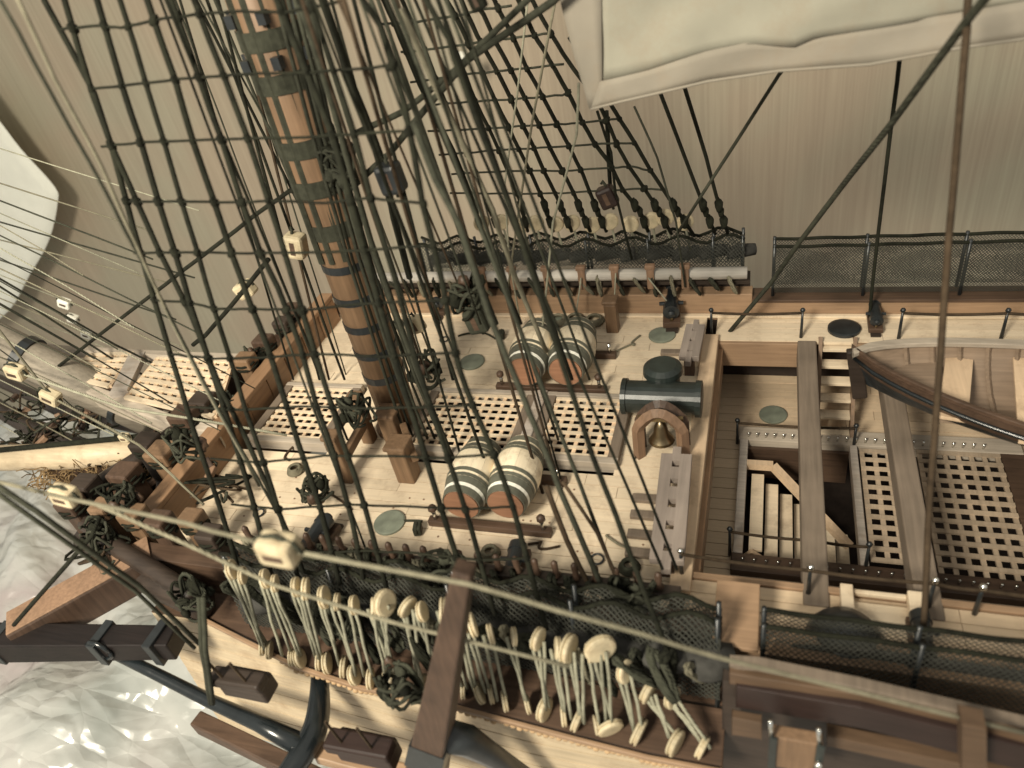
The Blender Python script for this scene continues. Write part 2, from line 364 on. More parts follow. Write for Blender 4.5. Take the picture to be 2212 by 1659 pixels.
# ---------------------------------------------------------------- outer rails and ports aft of the channel (traced on the near side)
def strip(name, m, top, bot, y, th=.5, parent=hull, bevel=.04):
    f_ = (lambda p, k: aty(p[0], p[1], y[0] + (y[1]-y[0])*k)) if isinstance(y, tuple) else (lambda p, k: aty(p[0], p[1], y))
    n_ = len(top); return obj(MB().prism([f_(p, i/(n_-1)) for i, p in enumerate(top)], [f_(p, i/(n_-1)) for i, p in enumerate(bot)], (0, th, 0)), name, m, parent, bevel=bevel)
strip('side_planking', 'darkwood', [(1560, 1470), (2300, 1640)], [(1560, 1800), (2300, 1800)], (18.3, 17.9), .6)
strip('upper_rail', 'greywood', [(1575, 1436), (1638, 1441), (1861, 1487), (2134, 1552), (2300, 1592)], [(1575, 1446), (1638, 1451), (1861, 1499), (2134, 1566), (2300, 1606)], (18.2, 17.2), .5)
strip('sheer_rail', 'shadetan', [(1575, 1455), (1861, 1502), (2134, 1569), (2300, 1609)], [(1575, 1478), (1861, 1522), (2134, 1590), (2300, 1630)], (17.9, 16.9), .8)
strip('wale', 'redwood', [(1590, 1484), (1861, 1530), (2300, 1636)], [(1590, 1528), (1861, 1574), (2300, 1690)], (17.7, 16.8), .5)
strip('strake', 'shadetan', [(1787, 1590), (2061, 1648), (2300, 1700)], [(1787, 1612), (2061, 1672), (2300, 1724)], 17.4, .6)
strip('port_post', 'shadetan', [(2076, 1565), (2131, 1577)], [(2076, 1668), (2131, 1680)], 16.2, .8)
strip('port_lid', 'shadetan', [(1580, 1550), (1645, 1562)], [(1580, 1588), (1645, 1598)], 17.2, .4)
# ================================================================ GRATINGS
def grating(label, x0, x1, y0, y1, nx, ny, z=.42, m='deck', m2='maple_y', frame='greyx', skew=0, fr=True):
    g = thing('grating', label, 'grating', ((x0+x1)/2, (y0+y1)/2, z))
    wx = (x1-x0)/nx; wy = (y1-y0)/ny; bw = .36
    def sk(y): return skew*(y-y0)
    for i in range(nx+1):
        x = x0 + i*wx; obj(MB().bar((x + sk(y0), y0, z-.14), (x + sk(y1), y1, z-.14), wx*bw, .16), 'batten', m2, g)
    for j in range(ny+1):
        y = y0 + j*wy; obj(MB().box(x0 - wx*.2 + sk(y), x1 + wx*.2 + sk(y), y-wy*bw/2, y+wy*bw/2, z-.07, z+.06), 'batten', m, g)
    if fr:
        for (a, b, c, d) in ((x0-.9, x0-wx*.25, y0-.7, y1+.7), (x1+wx*.25, x1+.9, y0-.7, y1+.7)): obj(MB().box(a, b, c, d, -.3, z+.16), 'coaming', 'greywood' if frame == 'greyx' else frame, g, bevel=.05)
        for (c, d) in ((y0-.75, y0-wy*.25), (y1+wy*.25, y1+.6)): obj(MB().box(x0-.92, x1+.92, c, d, -.3, z+.19), 'coaming', frame, g, bevel=.05)
    return g
grating('square wooden deck grating aft, between the dark stove pipe and the pale crossbeam', -14.2, -9.7, 34.7, 40.4, 6, 8)
grating('wooden deck grating just behind the foremast, mostly behind shrouds', -23.6, -16.8, 34.7, 40.4, 9, 8)
grating('wooden deck grating in front of the foremast near the cherry bulkhead', -36.9, -31.6, 34.7, 40.4, 7, 8)
obj(MB().box(-15.9, -15.1, 34.0, 41.0, -.3, .75), 'crossbeam', 'greyrail', hull, bevel=.08)
# head gratings over the beak
def quadgrating(label, q, z, nx, ny):
    a, b, c, d = [at(p[0], p[1], z) for p in q]      # far-left, far-right, near-right, near-left
    g = thing('head_grating', label, 'grating', (a+b+c+d)/4)
    for i in range(nx+1):
        t = i/nx; obj(MB().bar(a.lerp(b, t) - Vector((0, 0, .1)), d.lerp(c, t) - Vector((0, 0, .1)), .42, .25), 'batten', 'maple_y', g)
    for j in range(ny+1):
        t = j/ny; obj(MB().bar(a.lerp(d, t), b.lerp(c, t), .42, .22), 'batten', 'deck', g)
    obj(MB().grid([[p - Vector((0, 0, .55)) for p in (a, b)], [p - Vector((0, 0, .55)) for p in (d, c)]]), 'platform', 'walnut', g)
quadgrating('small pale head grating at the far left beside the bowsprit', [(190, 768), (288, 764), (236, 834), (146, 812)], 3.2, 5, 5)
quadgrating('larger pale head grating between the bowsprit and the bow', [(342, 772), (500, 782), (462, 900), (272, 858)], 3.0, 9, 7)
hd = thing('beakhead_frame', 'grey timber framing of the beakhead around the two head gratings', 'ship timber', at(280, 800, -2))
obj(MB().tube(catm([at(*p, 2.8) for p in ((60, 745), (130, 758), (200, 762), (330, 770), (520, 778))]), .55, 6), 'head_rail', 'greyx', hd)
obj(MB().bar(at(298, 768, 3.1), at(258, 852, 3.1), 1.5, .5), 'crossbeam', 'greyrail', hd)
obj(MB().prism([at(*p, 2.9) for p in ((120, 800), (260, 852), (400, 905), (470, 915))], [at(*p, 2.7) for p in ((118, 818), (250, 876), (390, 925), (470, 935))], (0, 0, -1.4)), 'knee', 'greyx', hd, bevel=.1)
# ================================================================ SPARS
bs = thing('bowsprit', 'grey wooden bowsprit with a dark band at the left edge', 'spar', aty(350, 880, 37.4))
A, B = aty(-60, 715, 37.4), aty(330, 905, 37.4)
obj(MB().tube([A, A.lerp(B, .5), B], [1.75, 1.75, 1.6], 20), 'spar', 'greyspar', bs, smooth=True)
d_ = (B-A).normalized(); c_ = aty(58, 768, 37.4); c_ = A + d_*((c_-A).dot(d_))
obj(MB().lathe([(-.4, 1.95), (.4, 1.95)], c_, d_, 20), 'band', 'black', bs)
obj(MB().lathe([(-.25, 1.9), (.25, 1.9)], c_ + d_*9, d_, 20), 'band', 'black', bs)
mast = thing('foremast', 'orange brown foremast with dark bands and rope wooldings', 'mast', (-25.6, 37.3, 0))
mb_, mt_ = Vector((-25.8, 37.2, -.2)), Vector((-24.9, 37.2, 52))
obj(MB().tube([mb_, mb_.lerp(mt_, .4), mt_], [1.4, 1.68, 1.7], 24), 'pole', 'cherry_z', mast, smooth=True)
for k, z in enumerate([5.2, 7.4, 9.6, 11.8, 14.2, 16.8, 19.6, 22.0, 25.6, 27.8, 31]):
    c_ = mb_.lerp(mt_, (z+.2)/52.2); rm = 1.46 + .30*min(1, z/21); h_ = .26 if z < 15 else .5
    obj(MB().lathe([(-h_, rm), (h_, rm)], c_, (0.02, 0, 1), 24), 'band' if z < 15 else 'woolding', 'black' if z < 15 else 'rope2', mast)
    if z > 24:
        for a_ in range(6):
            th = a_*1.05; q = c_ + Vector((math.cos(th)*1.85, math.sin(th)*1.85, 1.1)); obj(MB().box(q.x-.24, q.x+.24, q.y-.24, q.y+.24, q.z-.32, q.z+.32), 'cleat', 'black', mast)
for a_, dz in ((-.9, 0), (-.5, 0), (-1.4, 0), (-1.9, 0)):
    obj(MB().tube([mb_ + Vector((math.cos(a_)*1.58, math.sin(a_)*1.58, 15)), mt_ + Vector((math.cos(a_)*1.6, math.sin(a_)*1.6, 0))], .22, 6), 'batten', 'rope2', mast)
obj(MB().lathe([(0, 1.9), (.5, 1.9), (.8, 1.45)], mb_, (0, 0, 1), 20), 'coat', 'cherry_z', mast)
# fore bitts beside the mast
def bitts(label, pts, h, w=.9, m='cherry_z', bar=True):
    P = [at(*p, 0) for p in pts]; g = thing('bitts', label, 'bitts', P[0])
    for p in P:
        obj(MB().box(p.x-w/2, p.x+w/2, p.y-w/2, p.y+w/2, -.1, h), 'post', m, g, bevel=.12)
        obj(MB().box(p.x-w*.62, p.x+w*.62, p.y-w*.62, p.y+w*.62, h+.01, h+.35), 'post_head', m, g, bevel=.12)
    if bar and len(P) > 1: obj(MB().bar(P[0] + Vector((w*.7, 0, h*.62)), P[-1] + Vector((w*.7, 0, h*.62)), .5, .7), 'crosspiece', m, g, bevel=.08)
    return g
bitts('pair of cherry bitts just left of the foremast foot', [(755, 1035), (800, 950)], 4.0)
bitts('square cherry post block right behind the foremast foot', [(885, 1030), (862, 960)], 3.0, 1.3)
bitts('single pale topped bitt post by the far bulwark', [(1325, 712)], 2.7, 1.0, bar=False)
# ================================================================ BARRELS
def barrel(label, x, y, L_, r):
    g = thing('barrel', label, 'barrel', (x, y+L_/2, .35), 'casks lashed on racks beside the gratings')
    prof = [(0, .74), (.12, .80), (.3, .93), (.5, 1.0), (.7, .93), (.88, .80), (1.0, .74)]
    z = .35 + r
    def rr(t):
        for (a, ra), (b, rb) in zip(prof[:-1], prof[1:]):
            if a <= t <= b: return r*(ra + (rb-ra)*(t-a)/(b-a))
    for k in range(14):       # staves
        a0 = 2*math.pi*k/14; a1 = 2*math.pi*(k+.985)/14; mb = MB(); rows_ = []
        for t in [i/10 for i in range(11)]:
            rad = rr(t); rows_.append([Vector((x + rad*math.cos(a0+(a1-a0)*j/3), y + t*L_, z + rad*math.sin(a0+(a1-a0)*j/3))) for j in range(4)])
        obj(mb.grid(rows_), 'stave', 'cask', g, smooth=True)
    for t, wd, m in ((.045, .1, 'hoop'), (.12, .045, 'bone'), (.19, .085, 'hoop'), (.26, .04, 'hoop'), (.34, .05, 'hoop'), (.72, .05, 'hoop'), (.80, .08, 'hoop'), (.93, .1, 'hoop')):
        t0, t1 = max(0, t-wd/2), min(1, t+wd/2); ra, rb = rr(t0)+.05, rr(t1)+.05
        obj(MB().grid([[Vector((x + q*math.cos(a_*.2618), y + t_, z + q*math.sin(a_*.2618))) for a_ in range(25)] for t_, q in ((t0*L_, ra-.06), (t0*L_+.01, ra), (t1*L_-.01, rb), (t1*L_, rb-.06))]), 'hoop', m, g, smooth=False)
    obj(MB().lathe([(.0, r*.71), (.1, r*.71)], (x, y-.06, z), (0, 1, 0), 24), 'head', 'caskend', g)
    obj(MB().lathe([(-.02, r*.70), (.05, r*.70)], (x, y+L_-.05, z), (0, 1, 0), 24), 'head', 'caskend', g)
def rack(label, x0, x1, y0, y1):
    g = thing('barrel_rack', label, 'rack', ((x0+x1)/2, (y0+y1)/2, 0))
    for y in (y0, y1): obj(MB().box(x0, x1, y-.28, y+.28, .0, .5), 'chock_rail', 'walnut', g, bevel=.06)
    for x in (x0+.5, x1-.5):
        for y in (y0, y1): obj(MB().tube([(x, y, .5), (x, y, 1.3)], .14, 8), 'peg', 'silver', g, smooth=True)
        obj(MB().ball((x, y0, 1.45), .3, n=8), 'knob', 'walnut', g, smooth=True)
for lab, p, L_, r in (('left cask of the far pair, pale with grey green hoops', (1140, 842), 5.3, 1.72), ('right cask of the far pair, brown end towards the viewer', (1228, 842), 5.3, 1.72),
                      ('left cask of the near pair, beside the stove grating', (1008, 1128), 5.0, 1.6), ('right cask of the near pair, half behind shrouds', (1102, 1128), 5.0, 1.6)):
    q = at(*p, .35); barrel(lab, q.x, q.y, L_, r)
a, b = at(1072, 845, 0), at(1312, 845, 0); rack('dark rack under the far pair of casks', a.x, b.x, a.y+.3, a.y+4.6)
a, b = at(930, 1130, 0), at(1195, 1150, 0); rack('dark rack under the near pair of casks', a.x, b.x, a.y, a.y+4.3)
# ================================================================ STOVE PIPE, BELFRY, SCREWED RAILS
st = thing('stove_chimney', 'dark green grey galley chimney with a crosswise cowl beside the aft grating', 'chimney', (-6.4, 40.5, 0))
obj(MB().lathe([(0, 1.5), (.3, 1.5), (.31, 1.15), (3.0, 1.15), (3.05, 1.35), (3.45, 1.3), (3.7, .95), (3.75, .2)], (-6.5, 40.6, 0), (0, 0, 1), 24), 'pipe', 'stove', st, smooth=False)
obj(MB().lathe([(0, .9), (.02, 1.25), (.35, 1.25), (.36, 1.12), (4.9, 1.12), (4.91, 1.25), (5.3, 1.25), (5.32, .9)], (-9.1, 39.0, 2.1), (1, 0, 0), 24), 'cowl', 'stove', st)
obj(MB().lathe([(-.01, 1.0), (.0, .9)], (-3.76, 39.0, 2.1), (1, 0, 0), 24), 'cowl_mouth', 'black', st)
bf = thing('belfry', 'cherry belfry arch with a brass bell in front of the chimney', 'belfry', at(1430, 960, 0))
p0, p1 = at(1382, 985, 0), at(1478, 990, 0)
arch = [p0 + Vector((0, 0, 0)), p0 + Vector((.05, 0, 2.4))] + [p0.lerp(p1, t) + Vector((0, 0, 2.5 + 1.3*math.sin(math.pi*t))) for t in (.08, .25, .4, .5, .6, .75, .92)] + [p1 + Vector((-.05, 0, 2.4)), p1]
obj(MB().tube(arch, .4, 4), 'arch', 'kevel', bf)
obj(MB().tube([q + Vector((0, .9, 0)) for q in arch], .35, 4), 'arch', 'walnut_z', bf)
c_ = p0.lerp(p1, .5) + Vector((0, .4, 1.2)); obj(MB().lathe([(0, .85), (.15, .75), (.6, .5), (1.2, .4), (1.5, .25), (1.7, .08)], c_, (0, 0, 1), 20), 'bell', 'brass', bf, smooth=True)
obj(MB().bar(p0 + Vector((0, .45, 2.95)), p1 + Vector((0, .45, 2.95)), .3, .3), 'yoke', 'brass', bf)
def slotrail(label, q0, q1, z, n, w=1.4):
    a, b = at(*q0, z), at(*q1, z); g = thing('slotted_rail', label, 'rail', (a+b)/2); d = b-a
    sd = Vector((d.y, -d.x, 0)).normalized()
    for s_ in (-1, 1): obj(MB().bar(a + sd*s_*w*.34, b + sd*s_*w*.34, w*.42, .45), 'side_strip', 'greyw2', g, bevel=.03)
    for k in range(n+1):
        t0 = k/n; m_ = a.lerp(b, t0); obj(MB().bar(m_ - d.normalized()*(.5 if 0 < k < n else .62), m_ + d.normalized()*(.5 if 0 < k < n else .62), w*.3, .43), 'block', 'greyw2', g)
    for t in (.06, .94): m_ = a.lerp(b, t); obj(MB().box(m_.x-.35, m_.x+.35, m_.y-.35, m_.y+.35, 0, z-.22), 'post', 'walnut_z', g)
slotrail('grey rail pierced by square sheave holes on the near side of the waist', (1462, 985), (1440, 1215), 1.5, 5, 1.7)
slotrail('short grey rail with square sheave holes on the far side of the waist', (1503, 705), (1488, 775), 1.5, 3, 1.3)
ck = MB().box(-1.2, 1.2, -.28, .28, 0, .3).mesh('step', 'greywood')
first = True
for n_, (u, v) in enumerate(((1408, 1082), (1405, 1118), (1400, 1160), (1396, 1200))):
    p = at(u, v, .02); g = put(ck, 'deck_cleat', loc=p, bevel=.04); tag(g, ('farthest', 'second farthest', 'second nearest', 'nearest')[n_] + ' of four flat grey deck battens left of the pierced rail', 'batten', 'deck battens beside the pierced rail')
p = at(1462, 765, .02); g = put(ck, 'deck_cleat', loc=p, bevel=.04); tag(g, 'flat grey deck batten beside the far pierced rail', 'batten')
# ================================================================ SKID BEAMS, LADDER, LOWER HATCH
for x0, x1, lab in ((2.35, 3.65, 'long grey skid beam over the hatch, left one nearest the breast beam'), (7.65, 8.9, 'grey skid beam passing under the boat bow, second from left'), (16.6, 18, 'grey skid beam under the middle of the boat at right edge')):
    o = obj(MB().box(x0, x1, 25.2, 48.55, -1.4, 0.14), 'skid_beam', 'greywood', bevel=.1); tag(o, lab, 'beam')
ld = thing('ladder', 'pale wooden ladder going down from the far gangway', 'ladder', (5.0, 47, -6))
for x in (3.95, 6.3):
    obj(MB().bar((x, 49.0, .15), (x, 44.4, -6), .25, 1.0), 'stringer', 'cherry_z', ld)
for k in range(6):
    t = (k+.4)/6; obj(MB().box(4.08, 6.17, 48.9-4.5*t-.45, 48.9-4.5*t+.45, -.1-6*t-.12, -.1-6*t+.12), 'tread', 'deck', ld, bevel=.03)
hw = thing('lower_hatch', 'open rectangular hatch in the lower deck with pale coaming and bright pins', 'hatch', (2.5, 38, -6))
for (a, b, c, d) in ((-1.5, -.9, 32.6, 43.4), (6.1, 6.6, 32.6, 43.4)): obj(MB().box(a, b, c, d, -6.4, -5.4), 'coaming', 'greyrail', hw, bevel=.06)
obj(MB().box(-1.6, 17, 43.4, 44.9, -6.3, -5.45), 'coaming', 'greyx', hw, bevel=.06)
obj(MB().box(-1.6, 17, 31.2, 32.6, -6.3, -5.45), 'coaming', 'walnut', hw, bevel=.06)
obj(MB().box(-.9, 6.1, 43.0, 43.3, -9, -6.0), 'hatch_side', 'walnut', hw)
pin = MB().tube([(0, 0, 0), (0, 0, .42)], .07, 6).mesh('pin', 'silver', True)
for k in range(26): put(pin, 'pin', hw, loc=(-.9 + k*.62, 43.75, -5.46)); 
for k in range(22): put(pin, 'pin', hw, loc=(-.9 + k*.72, 31.9, -5.46))
sw = thing('staircase', 'pale staircase dropping through the open lower hatch', 'staircase', (2, 38, -8))
for k in range(7):
    x = -.55 + k*1.0; z = -6.2 - k*.85
    obj(MB().box(x, x+.86, 33.6, 40.6 - .1*k, z-.22, z), 'tread', 'deck', sw, bevel=.03)
obj(MB().bar((-1.0, 41.0, -5.7), (.9, 41.0, -5.7), .5, .55), 'handrail', 'maple_y', sw); obj(MB().bar((.9, 41.0, -5.7), (6.0, 36.6, -8.6), .5, .55), 'handrail', 'maple_y', sw)
obj(MB().bar((-.7, 33.3, -6.4), (5.9, 33.3, -12), .3, 1.1), 'stringer', 'maple_y', sw)
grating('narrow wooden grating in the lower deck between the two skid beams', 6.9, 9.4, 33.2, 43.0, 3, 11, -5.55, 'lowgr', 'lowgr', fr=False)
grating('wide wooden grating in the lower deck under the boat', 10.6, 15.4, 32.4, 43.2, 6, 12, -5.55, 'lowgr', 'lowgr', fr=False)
obj(MB().box(15.6, 17.0, 32.4, 43.4, -6.3, -5.5), 'coaming', 'walnut', hw)  # dark end strip, boat's shade beside the grating painted into its colour
def handrope(label, pts, z0, z1, m='rope5', knob='brass'):
    g = thing('rope_rail', label, 'railing', Vector((pts[0][0], pts[0][1], z0)))
    for (x, y) in pts:
        obj(MB().tube([(x, y, z0), (x, y, z1+.25)], [.13, .09], 6), 'stanchion', 'black', g, smooth=True); obj(MB().ball((x, y, z1+.25), .2, n=6), 'knob', 'black' if knob != 'silver' else 'silver', g, smooth=True)
    line = []
    for (a, b) in zip(pts[:-1], pts[1:]):
        for k in range(6): t = k/6; line.append(Vector((a[0]+(b[0]-a[0])*t, a[1]+(b[1]-a[1])*t, z1 - .12*math.sin(math.pi*t))))
    line.append(Vector((*pts[-1], z1))); obj(MB().tube(line, .1, 6), 'hand_rope', m, g, smooth=True)
handrope('rope rail with black stanchions along the far gangway opening', [(-3.9, 49.1), (2.6, 49.1)], 0, 2.2)
handrope('rope rail on the far gangway behind the boat', [(9.2, 49.1), (15.6, 49.1), (20, 49.1)], 0, 2.2)
handrope('rope rail with bright tipped stanchions along the near gangway', [(-3.9, 26.1), (2.6, 25.9), (8.2, 25.9), (10.2, 25.8), (19, 25.6)], 0.1, 2.0, knob='silver')
handrope('rope rail across the far end of the lower hatch', [(-1.7, 43.5), (6.4, 43.5)], -6, -3.9)
handrope('rope rail across the near end of the lower hatch', [(-1.7, 32.8), (3.4, 32.7), (6.4, 32.6)], -6, -3.7)
o = obj(MB().box(4.1, 8.0, 23.6, 25.6, .02, .3).box(4.1, 4.7, 23.6, 26.2, .31, .9).box(7.2, 7.9, 23.6, 26.2, .31, .9).box(4.71, 7.19, 25.9, 26.15, .31, .6), 'boarding_step', 'deck', bevel=.05); tag(o, 'whitish boarding step with two cheeks on the near gangway', 'step')
# deck discs and ring plates
dm = MB().lathe([(0, 1.05), (.12, 1.05), (.16, .95)], (0, 0, 0), (0, 0, 1), 24).mesh('disc', 'disc')
for u, v, z, lab in ((1430, 725, .02, 'grey green disc on the deck below the far carronade'), (1020, 783, .02, 'grey green disc on the deck left of the far casks'), (842, 1130, .02, 'grey green disc on the near side of the deck'), (1670, 897, -5.98, 'grey green disc on the lower deck beside the skid beam'), (1195, 688, .02, 'small round plate by the far waterway')):
    o = put(dm, 'deck_disc', loc=at(u, v, z)); tag(o, lab, 'disc')
o = put(MB().lathe([(0, 1.15), (.2, 1.15), (.25, 1.0)], (0, 0, 0), (0, 0, 1), 24).mesh('disc', 'black'), 'deck_disc', loc=at(1823, 712, .02)); tag(o, 'dark oval disc lying on the far gangway', 'disc')
def coil(label, c, r=.8, m='rope3', g_='rope coils by the far waterway'):
    pts = []
    for k in range(60):
        a = k*.42; rr = r*(1 - .35*k/60); pts.append(Vector((c.x + rr*math.cos(a), c.y + rr*math.sin(a), c.z + .15 + .1*(k//15))))
    tag(obj(MB().tube(pts, .13, 5), 'rope_coil', m, smooth=True), label, 'rope coil', g_)
for u, v, l_ in ((1205, 697, 'leftmost'), (1243, 695, 'middle'), (1284, 697, 'rightmost')): coil(l_ + ' of three small tan rope coils by the far waterway', at(u, v, 0))
# ================================================================ CARRONADES
def carronade(label, loc, ang, s=1.0):
    g = thing('carronade', label, 'carronade', loc); L0 = Vector(loc)
    d = Vector((math.cos(ang), math.sin(ang), .06)).normalized(); sd = Vector((-d.y, d.x, 0)).normalized(); c = L0 + Vector((0, 0, 1.5*s))
    obj(MB().lathe([(-1.6*s, .12*s), (-1.5*s, .3*s), (-1.25*s, .2*s), (-1.2*s, .62*s), (-.6*s, .62*s), (-.58*s, .55*s), (1.5*s, .42*s), (1.52*s, .55*s), (1.8*s, .5*s), (1.81*s, .3*s)], c, d, 16), 'barrel', 'black', g, smooth=False)
    obj(MB().bar(L0 + Vector((0, 0, .55*s)) - d*1.5*s, L0 + Vector((0, 0, .55*s)) + d*1.4*s, 1.3*s, .5*s), 'bed', 'walnut', g, bevel=.05)
    obj(MB().bar(L0 + Vector((0, 0, .2*s)) - d*1.9*s, L0 + Vector((0, 0, .2*s)) + d*1.6*s, .9*s, .25*s), 'slide', 'darkwood', g)
    obj(MB().tube([c + sd*.9*s, c - sd*.9*s], .16*s, 8), 'trunnion', 'black', g)
    obj(MB().tube([c - d*1.2*s - Vector((0, 0, .4*s)), c - d*1.2*s - Vector((0, 0, 1.0*s))], .14*s, 8), 'elevating_screw', 'brass', g)
carronade('dark carronade at the far bulwark left of the waist', at(1452, 690, 0), math.pi/2+.1, 1.05)
carronade('dark carronade at the far gangway behind the hand rope', at(1888, 705, 0), math.pi/2, .75)
carronade('dark carronade behind the near netting below the brown line', at(1985, 1395, 0.02), -math.pi/2, .8)
o = obj(MB().lathe([(0, 1.9), (.6, 1.8), (1.1, 1.5), (1.5, .9), (1.7, .2)], at(1822, 1395, .05), (0, 0, 1), 24), 'dome_cover', 'black', smooth=True); tag(o, 'dark domed cover on the near gangway behind netting', 'cover')
# ================================================================ BOAT
bt = thing('ship_boat', 'clinker brown boat with pale thwarts resting over the waist at right edge', 'boat', (18, 40.4, 0))
def section(t):     # t 0 bow .. 1: returns half-breadth, keel z, gunwale z, x
    hb = 5.6*(1 - (1-t)**2.8)**.72; return hb, .9 + 1.0*(1-t)**4, 3.6 + 1.0*(1-t)**2, 5.2 + 26*t
NT, NS = 26, 9
YC = 41.0
def yc(x): return 41.0 - .29*(x-5.2) + .004*(x-5.2)**2
ZB = -.3
def hullpt(t, s_, side, inset=0):
    hb, zk, zg, x = section(t); a = s_**.8
    yy = max(0.02, (hb - inset)) * math.sin(min(1, a)*math.pi/2)**1.0; z = zk + (zg-zk)*(1 - math.cos(a*math.pi/2))**.9 + inset*.6*(1-s_)
    return Vector((x + (1-s_)*1.2*(1-t)**6, yc(x) + side*yy, z + ZB + .5))
for side in (-1, 1):
    for k in range(NS):
        s0, s1 = k/NS, (k+1.08)/NS; mb = MB(); top = []; bot = []
        for i in range(NT+1):
            t = i/NT; top.append(hullpt(t, min(1, s1), side)); bot.append(hullpt(t, s0, side) + Vector((0, side*.05, 0)))
        mb.prism(top, bot, (0, -side*.14, 0)); obj(mb, 'strake', 'black' if k < 6 else 'walnut', bt, label='dark walnut upper strake' if k >= 6 else None)
    obj(MB().grid([[hullpt(i/NT, s_/6, side, .28) + Vector((0, 0, .06)) for s_ in range(0, 7)] for i in range(NT+1)]), 'lining', 'boatwood', bt, smooth=True)
    g0 = [hullpt(i/NT, 1, side) + Vector((0, -side*.12, .1)) for i in range(NT+1)]
    obj(MB().prism([p + Vector((0, 0, .16)) for p in g0], [p - Vector((0, 0, .16)) for p in g0], (0, -side*(.35 if side < 0 else .6), 0)), 'gunwale', 'greyx' if side > 0 else 'walnut', bt, bevel=.05)
    g1 = [hullpt(i/NT, .86, side) + Vector((0, side*.16, 0)) for i in range(NT+1)]
    obj(MB().tube(g1, .14, 6), 'rubbing_strake', 'blue', bt, smooth=True)
for k in range(14):
    t = .12 + k*.06
    for side in (-1, 1): obj(MB().tube([hullpt(t, s_/5, side, .42) + Vector((0, 0, .12)) for s_ in range(0, 6)], .14, 4), 'rib', 'boatwood', bt)
obj(MB().bar((5.3, YC, 5.2+ZB), (6.0, YC, 1.4+ZB), .5, .9), 'stem', 'darkwood', bt, bevel=.1)
for k, t in enumerate((.22, .36, .5, .64, .8)):
    hb, zk, zg, x = section(t); hb -= .3
    obj(MB().bar((x-.6, yc(x)-hb*.93, 3.3), (x+.6, yc(x)+hb*.93, 3.3), 1.5, .24), 'thwart', 'maple_y', bt, bevel=.04)
for k in range(9):
    y = - 1.8 + k*.45; obj(MB().bar((10, yc(10)+y*.6, 1.6), (31, yc(31)+y, 1.5), .4, .14), 'floor_board', 'boatwood', bt)
obj(MB().prism([(7.0, yc(7)+.1, 3.2), (8.6, yc(8.6)+1.6, 3.2), (10.4, yc(10.4)+2.4, 3.2)], [(7.0, yc(7)-.1, 3.2), (8.6, yc(8.6)-1.6, 3.2), (10.4, yc(10.4)-2.4, 3.2)], (0, 0, .15)), 'bow_sheet', 'boatwood', bt)
# ================================================================ NETTINGS
def netting(label, x0, x1, yb, yt, z0, z1, posts, pitch=.36, fill=None, rag=.12, sheets=2, gap=1.2, top_m='rope', r=.035):
    g = thing('hammock_netting', label, 'netting', ((x0+x1)/2, yb, z0))
    for s_ in range(sheets):
        mb = MB(); off = gap*s_; nx = int((x1-x0)/pitch); nz = int((z1-z0)/(pitch*.55))
        P = {}
        for i in range(nx+1):
            for j in range(nz+1):
                t = j/nz; x = x0 + (x1-x0)*i/nx; bulge = .25*math.sin(math.pi*t)
                P[i, j] = Vector((x + (.5*pitch if j % 2 else 0)*(i < nx) + random.uniform(-.03, .03), yb + (yt-yb)*t + off - bulge*(1 if s_ == 0 else -1), z0 + (z1-z0)*t + (rag*math.sin(x*1.7+s_)*t)))
        def seg(a, b):
            d = (b-a).normalized(); u = Vector((0, 1, 0)); sd = d.cross(u).normalized()*r; u = u*r; i0 = len(mb.v)
            mb.v.extend([tuple(a-sd), tuple(a+sd*.5+u), tuple(a+sd*.5-u), tuple(b-sd), tuple(b+sd*.5+u), tuple(b+sd*.5-u)]); mb.f.extend([(i0, i0+1, i0+4, i0+3), (i0+1, i0+2, i0+5, i0+4), (i0+2, i0, i0+3, i0+5)])
        for i in range(nx+1):
            for j in range(nz):
                seg(P[i, j], P[i, j+1])
                k = i + (1 if j % 2 else -1)
                if 0 <= k <= nx: seg(P[i, j], P[k, j+1])
        o = obj(mb, 'mesh_sheet', 'net', g); o['kind'] = 'stuff'
    for s_ in (0, 1):
        pts = [Vector((x0 + (x1-x0)*k/40, yt + gap*s_, z1 + rag*math.sin((x0+(x1-x0)*k/40)*1.7+s_))) for k in range(41)]
        obj(MB().tube(pts, .13, 5), 'head_rope', top_m, g, smooth=True)
    for x in posts:
        for s_ in (0, 1): obj(MB().tube([(x, yb+gap*s_, z0-.6), (x, yt+gap*s_, z1+.2)], .13, 6), 'stanchion', 'black', g, smooth=True)
        obj(MB().tube([(x, yb, z0-.5), (x, yb+gap, z0-.5)], .13, 6), 'crossbar', 'black', g)
    if fill:
        m_, f0, f1 = fill
        for k in range(int((x1-x0)/2.1)):
            xx = x0 + .9 + k*2.1; rr = .42*(f1-f0)
            mbb = MB().tube([(xx, yb+gap*.15, (f0+f1)/2+random.uniform(-.1, .1)), (xx+.9, yb+gap*.5, (f0+f1)/2+random.uniform(-.15, .15)), (xx+2.0, yb+gap*.8, (f0+f1)/2)], [rr*.8, rr, rr*.8], 8)
            obj(mbb, 'rolled_bundle', m_, g, smooth=True)
    return g
netting('dark hammock netting on the far rail at right, behind the boat', .4, 22, 52.4, 52.4, 1.9, 5.9, (.5, 6.9, 13.3, 19.7), fill=None, pitch=.21, r=.024, rag=.03)
netting('dark ragged netting along the far forecastle rail below the far shrouds', -29, -1.7, 53.0, 53.0, 3.6, 6.4, (-28.8, -24, -19, -14, -9, -4, -1.8), fill=('hammock', 4.2, 5.6), rag=.35, r=.035, pitch=.28)
netting('dark netting beside the near gangway at lower right', .3, 22, 20.6, 20.9, -2.6, 4.0, (.4, 6.8, 12.8), sheets=2, gap=.9, fill=None, r=.024, pitch=.3, rag=.05)
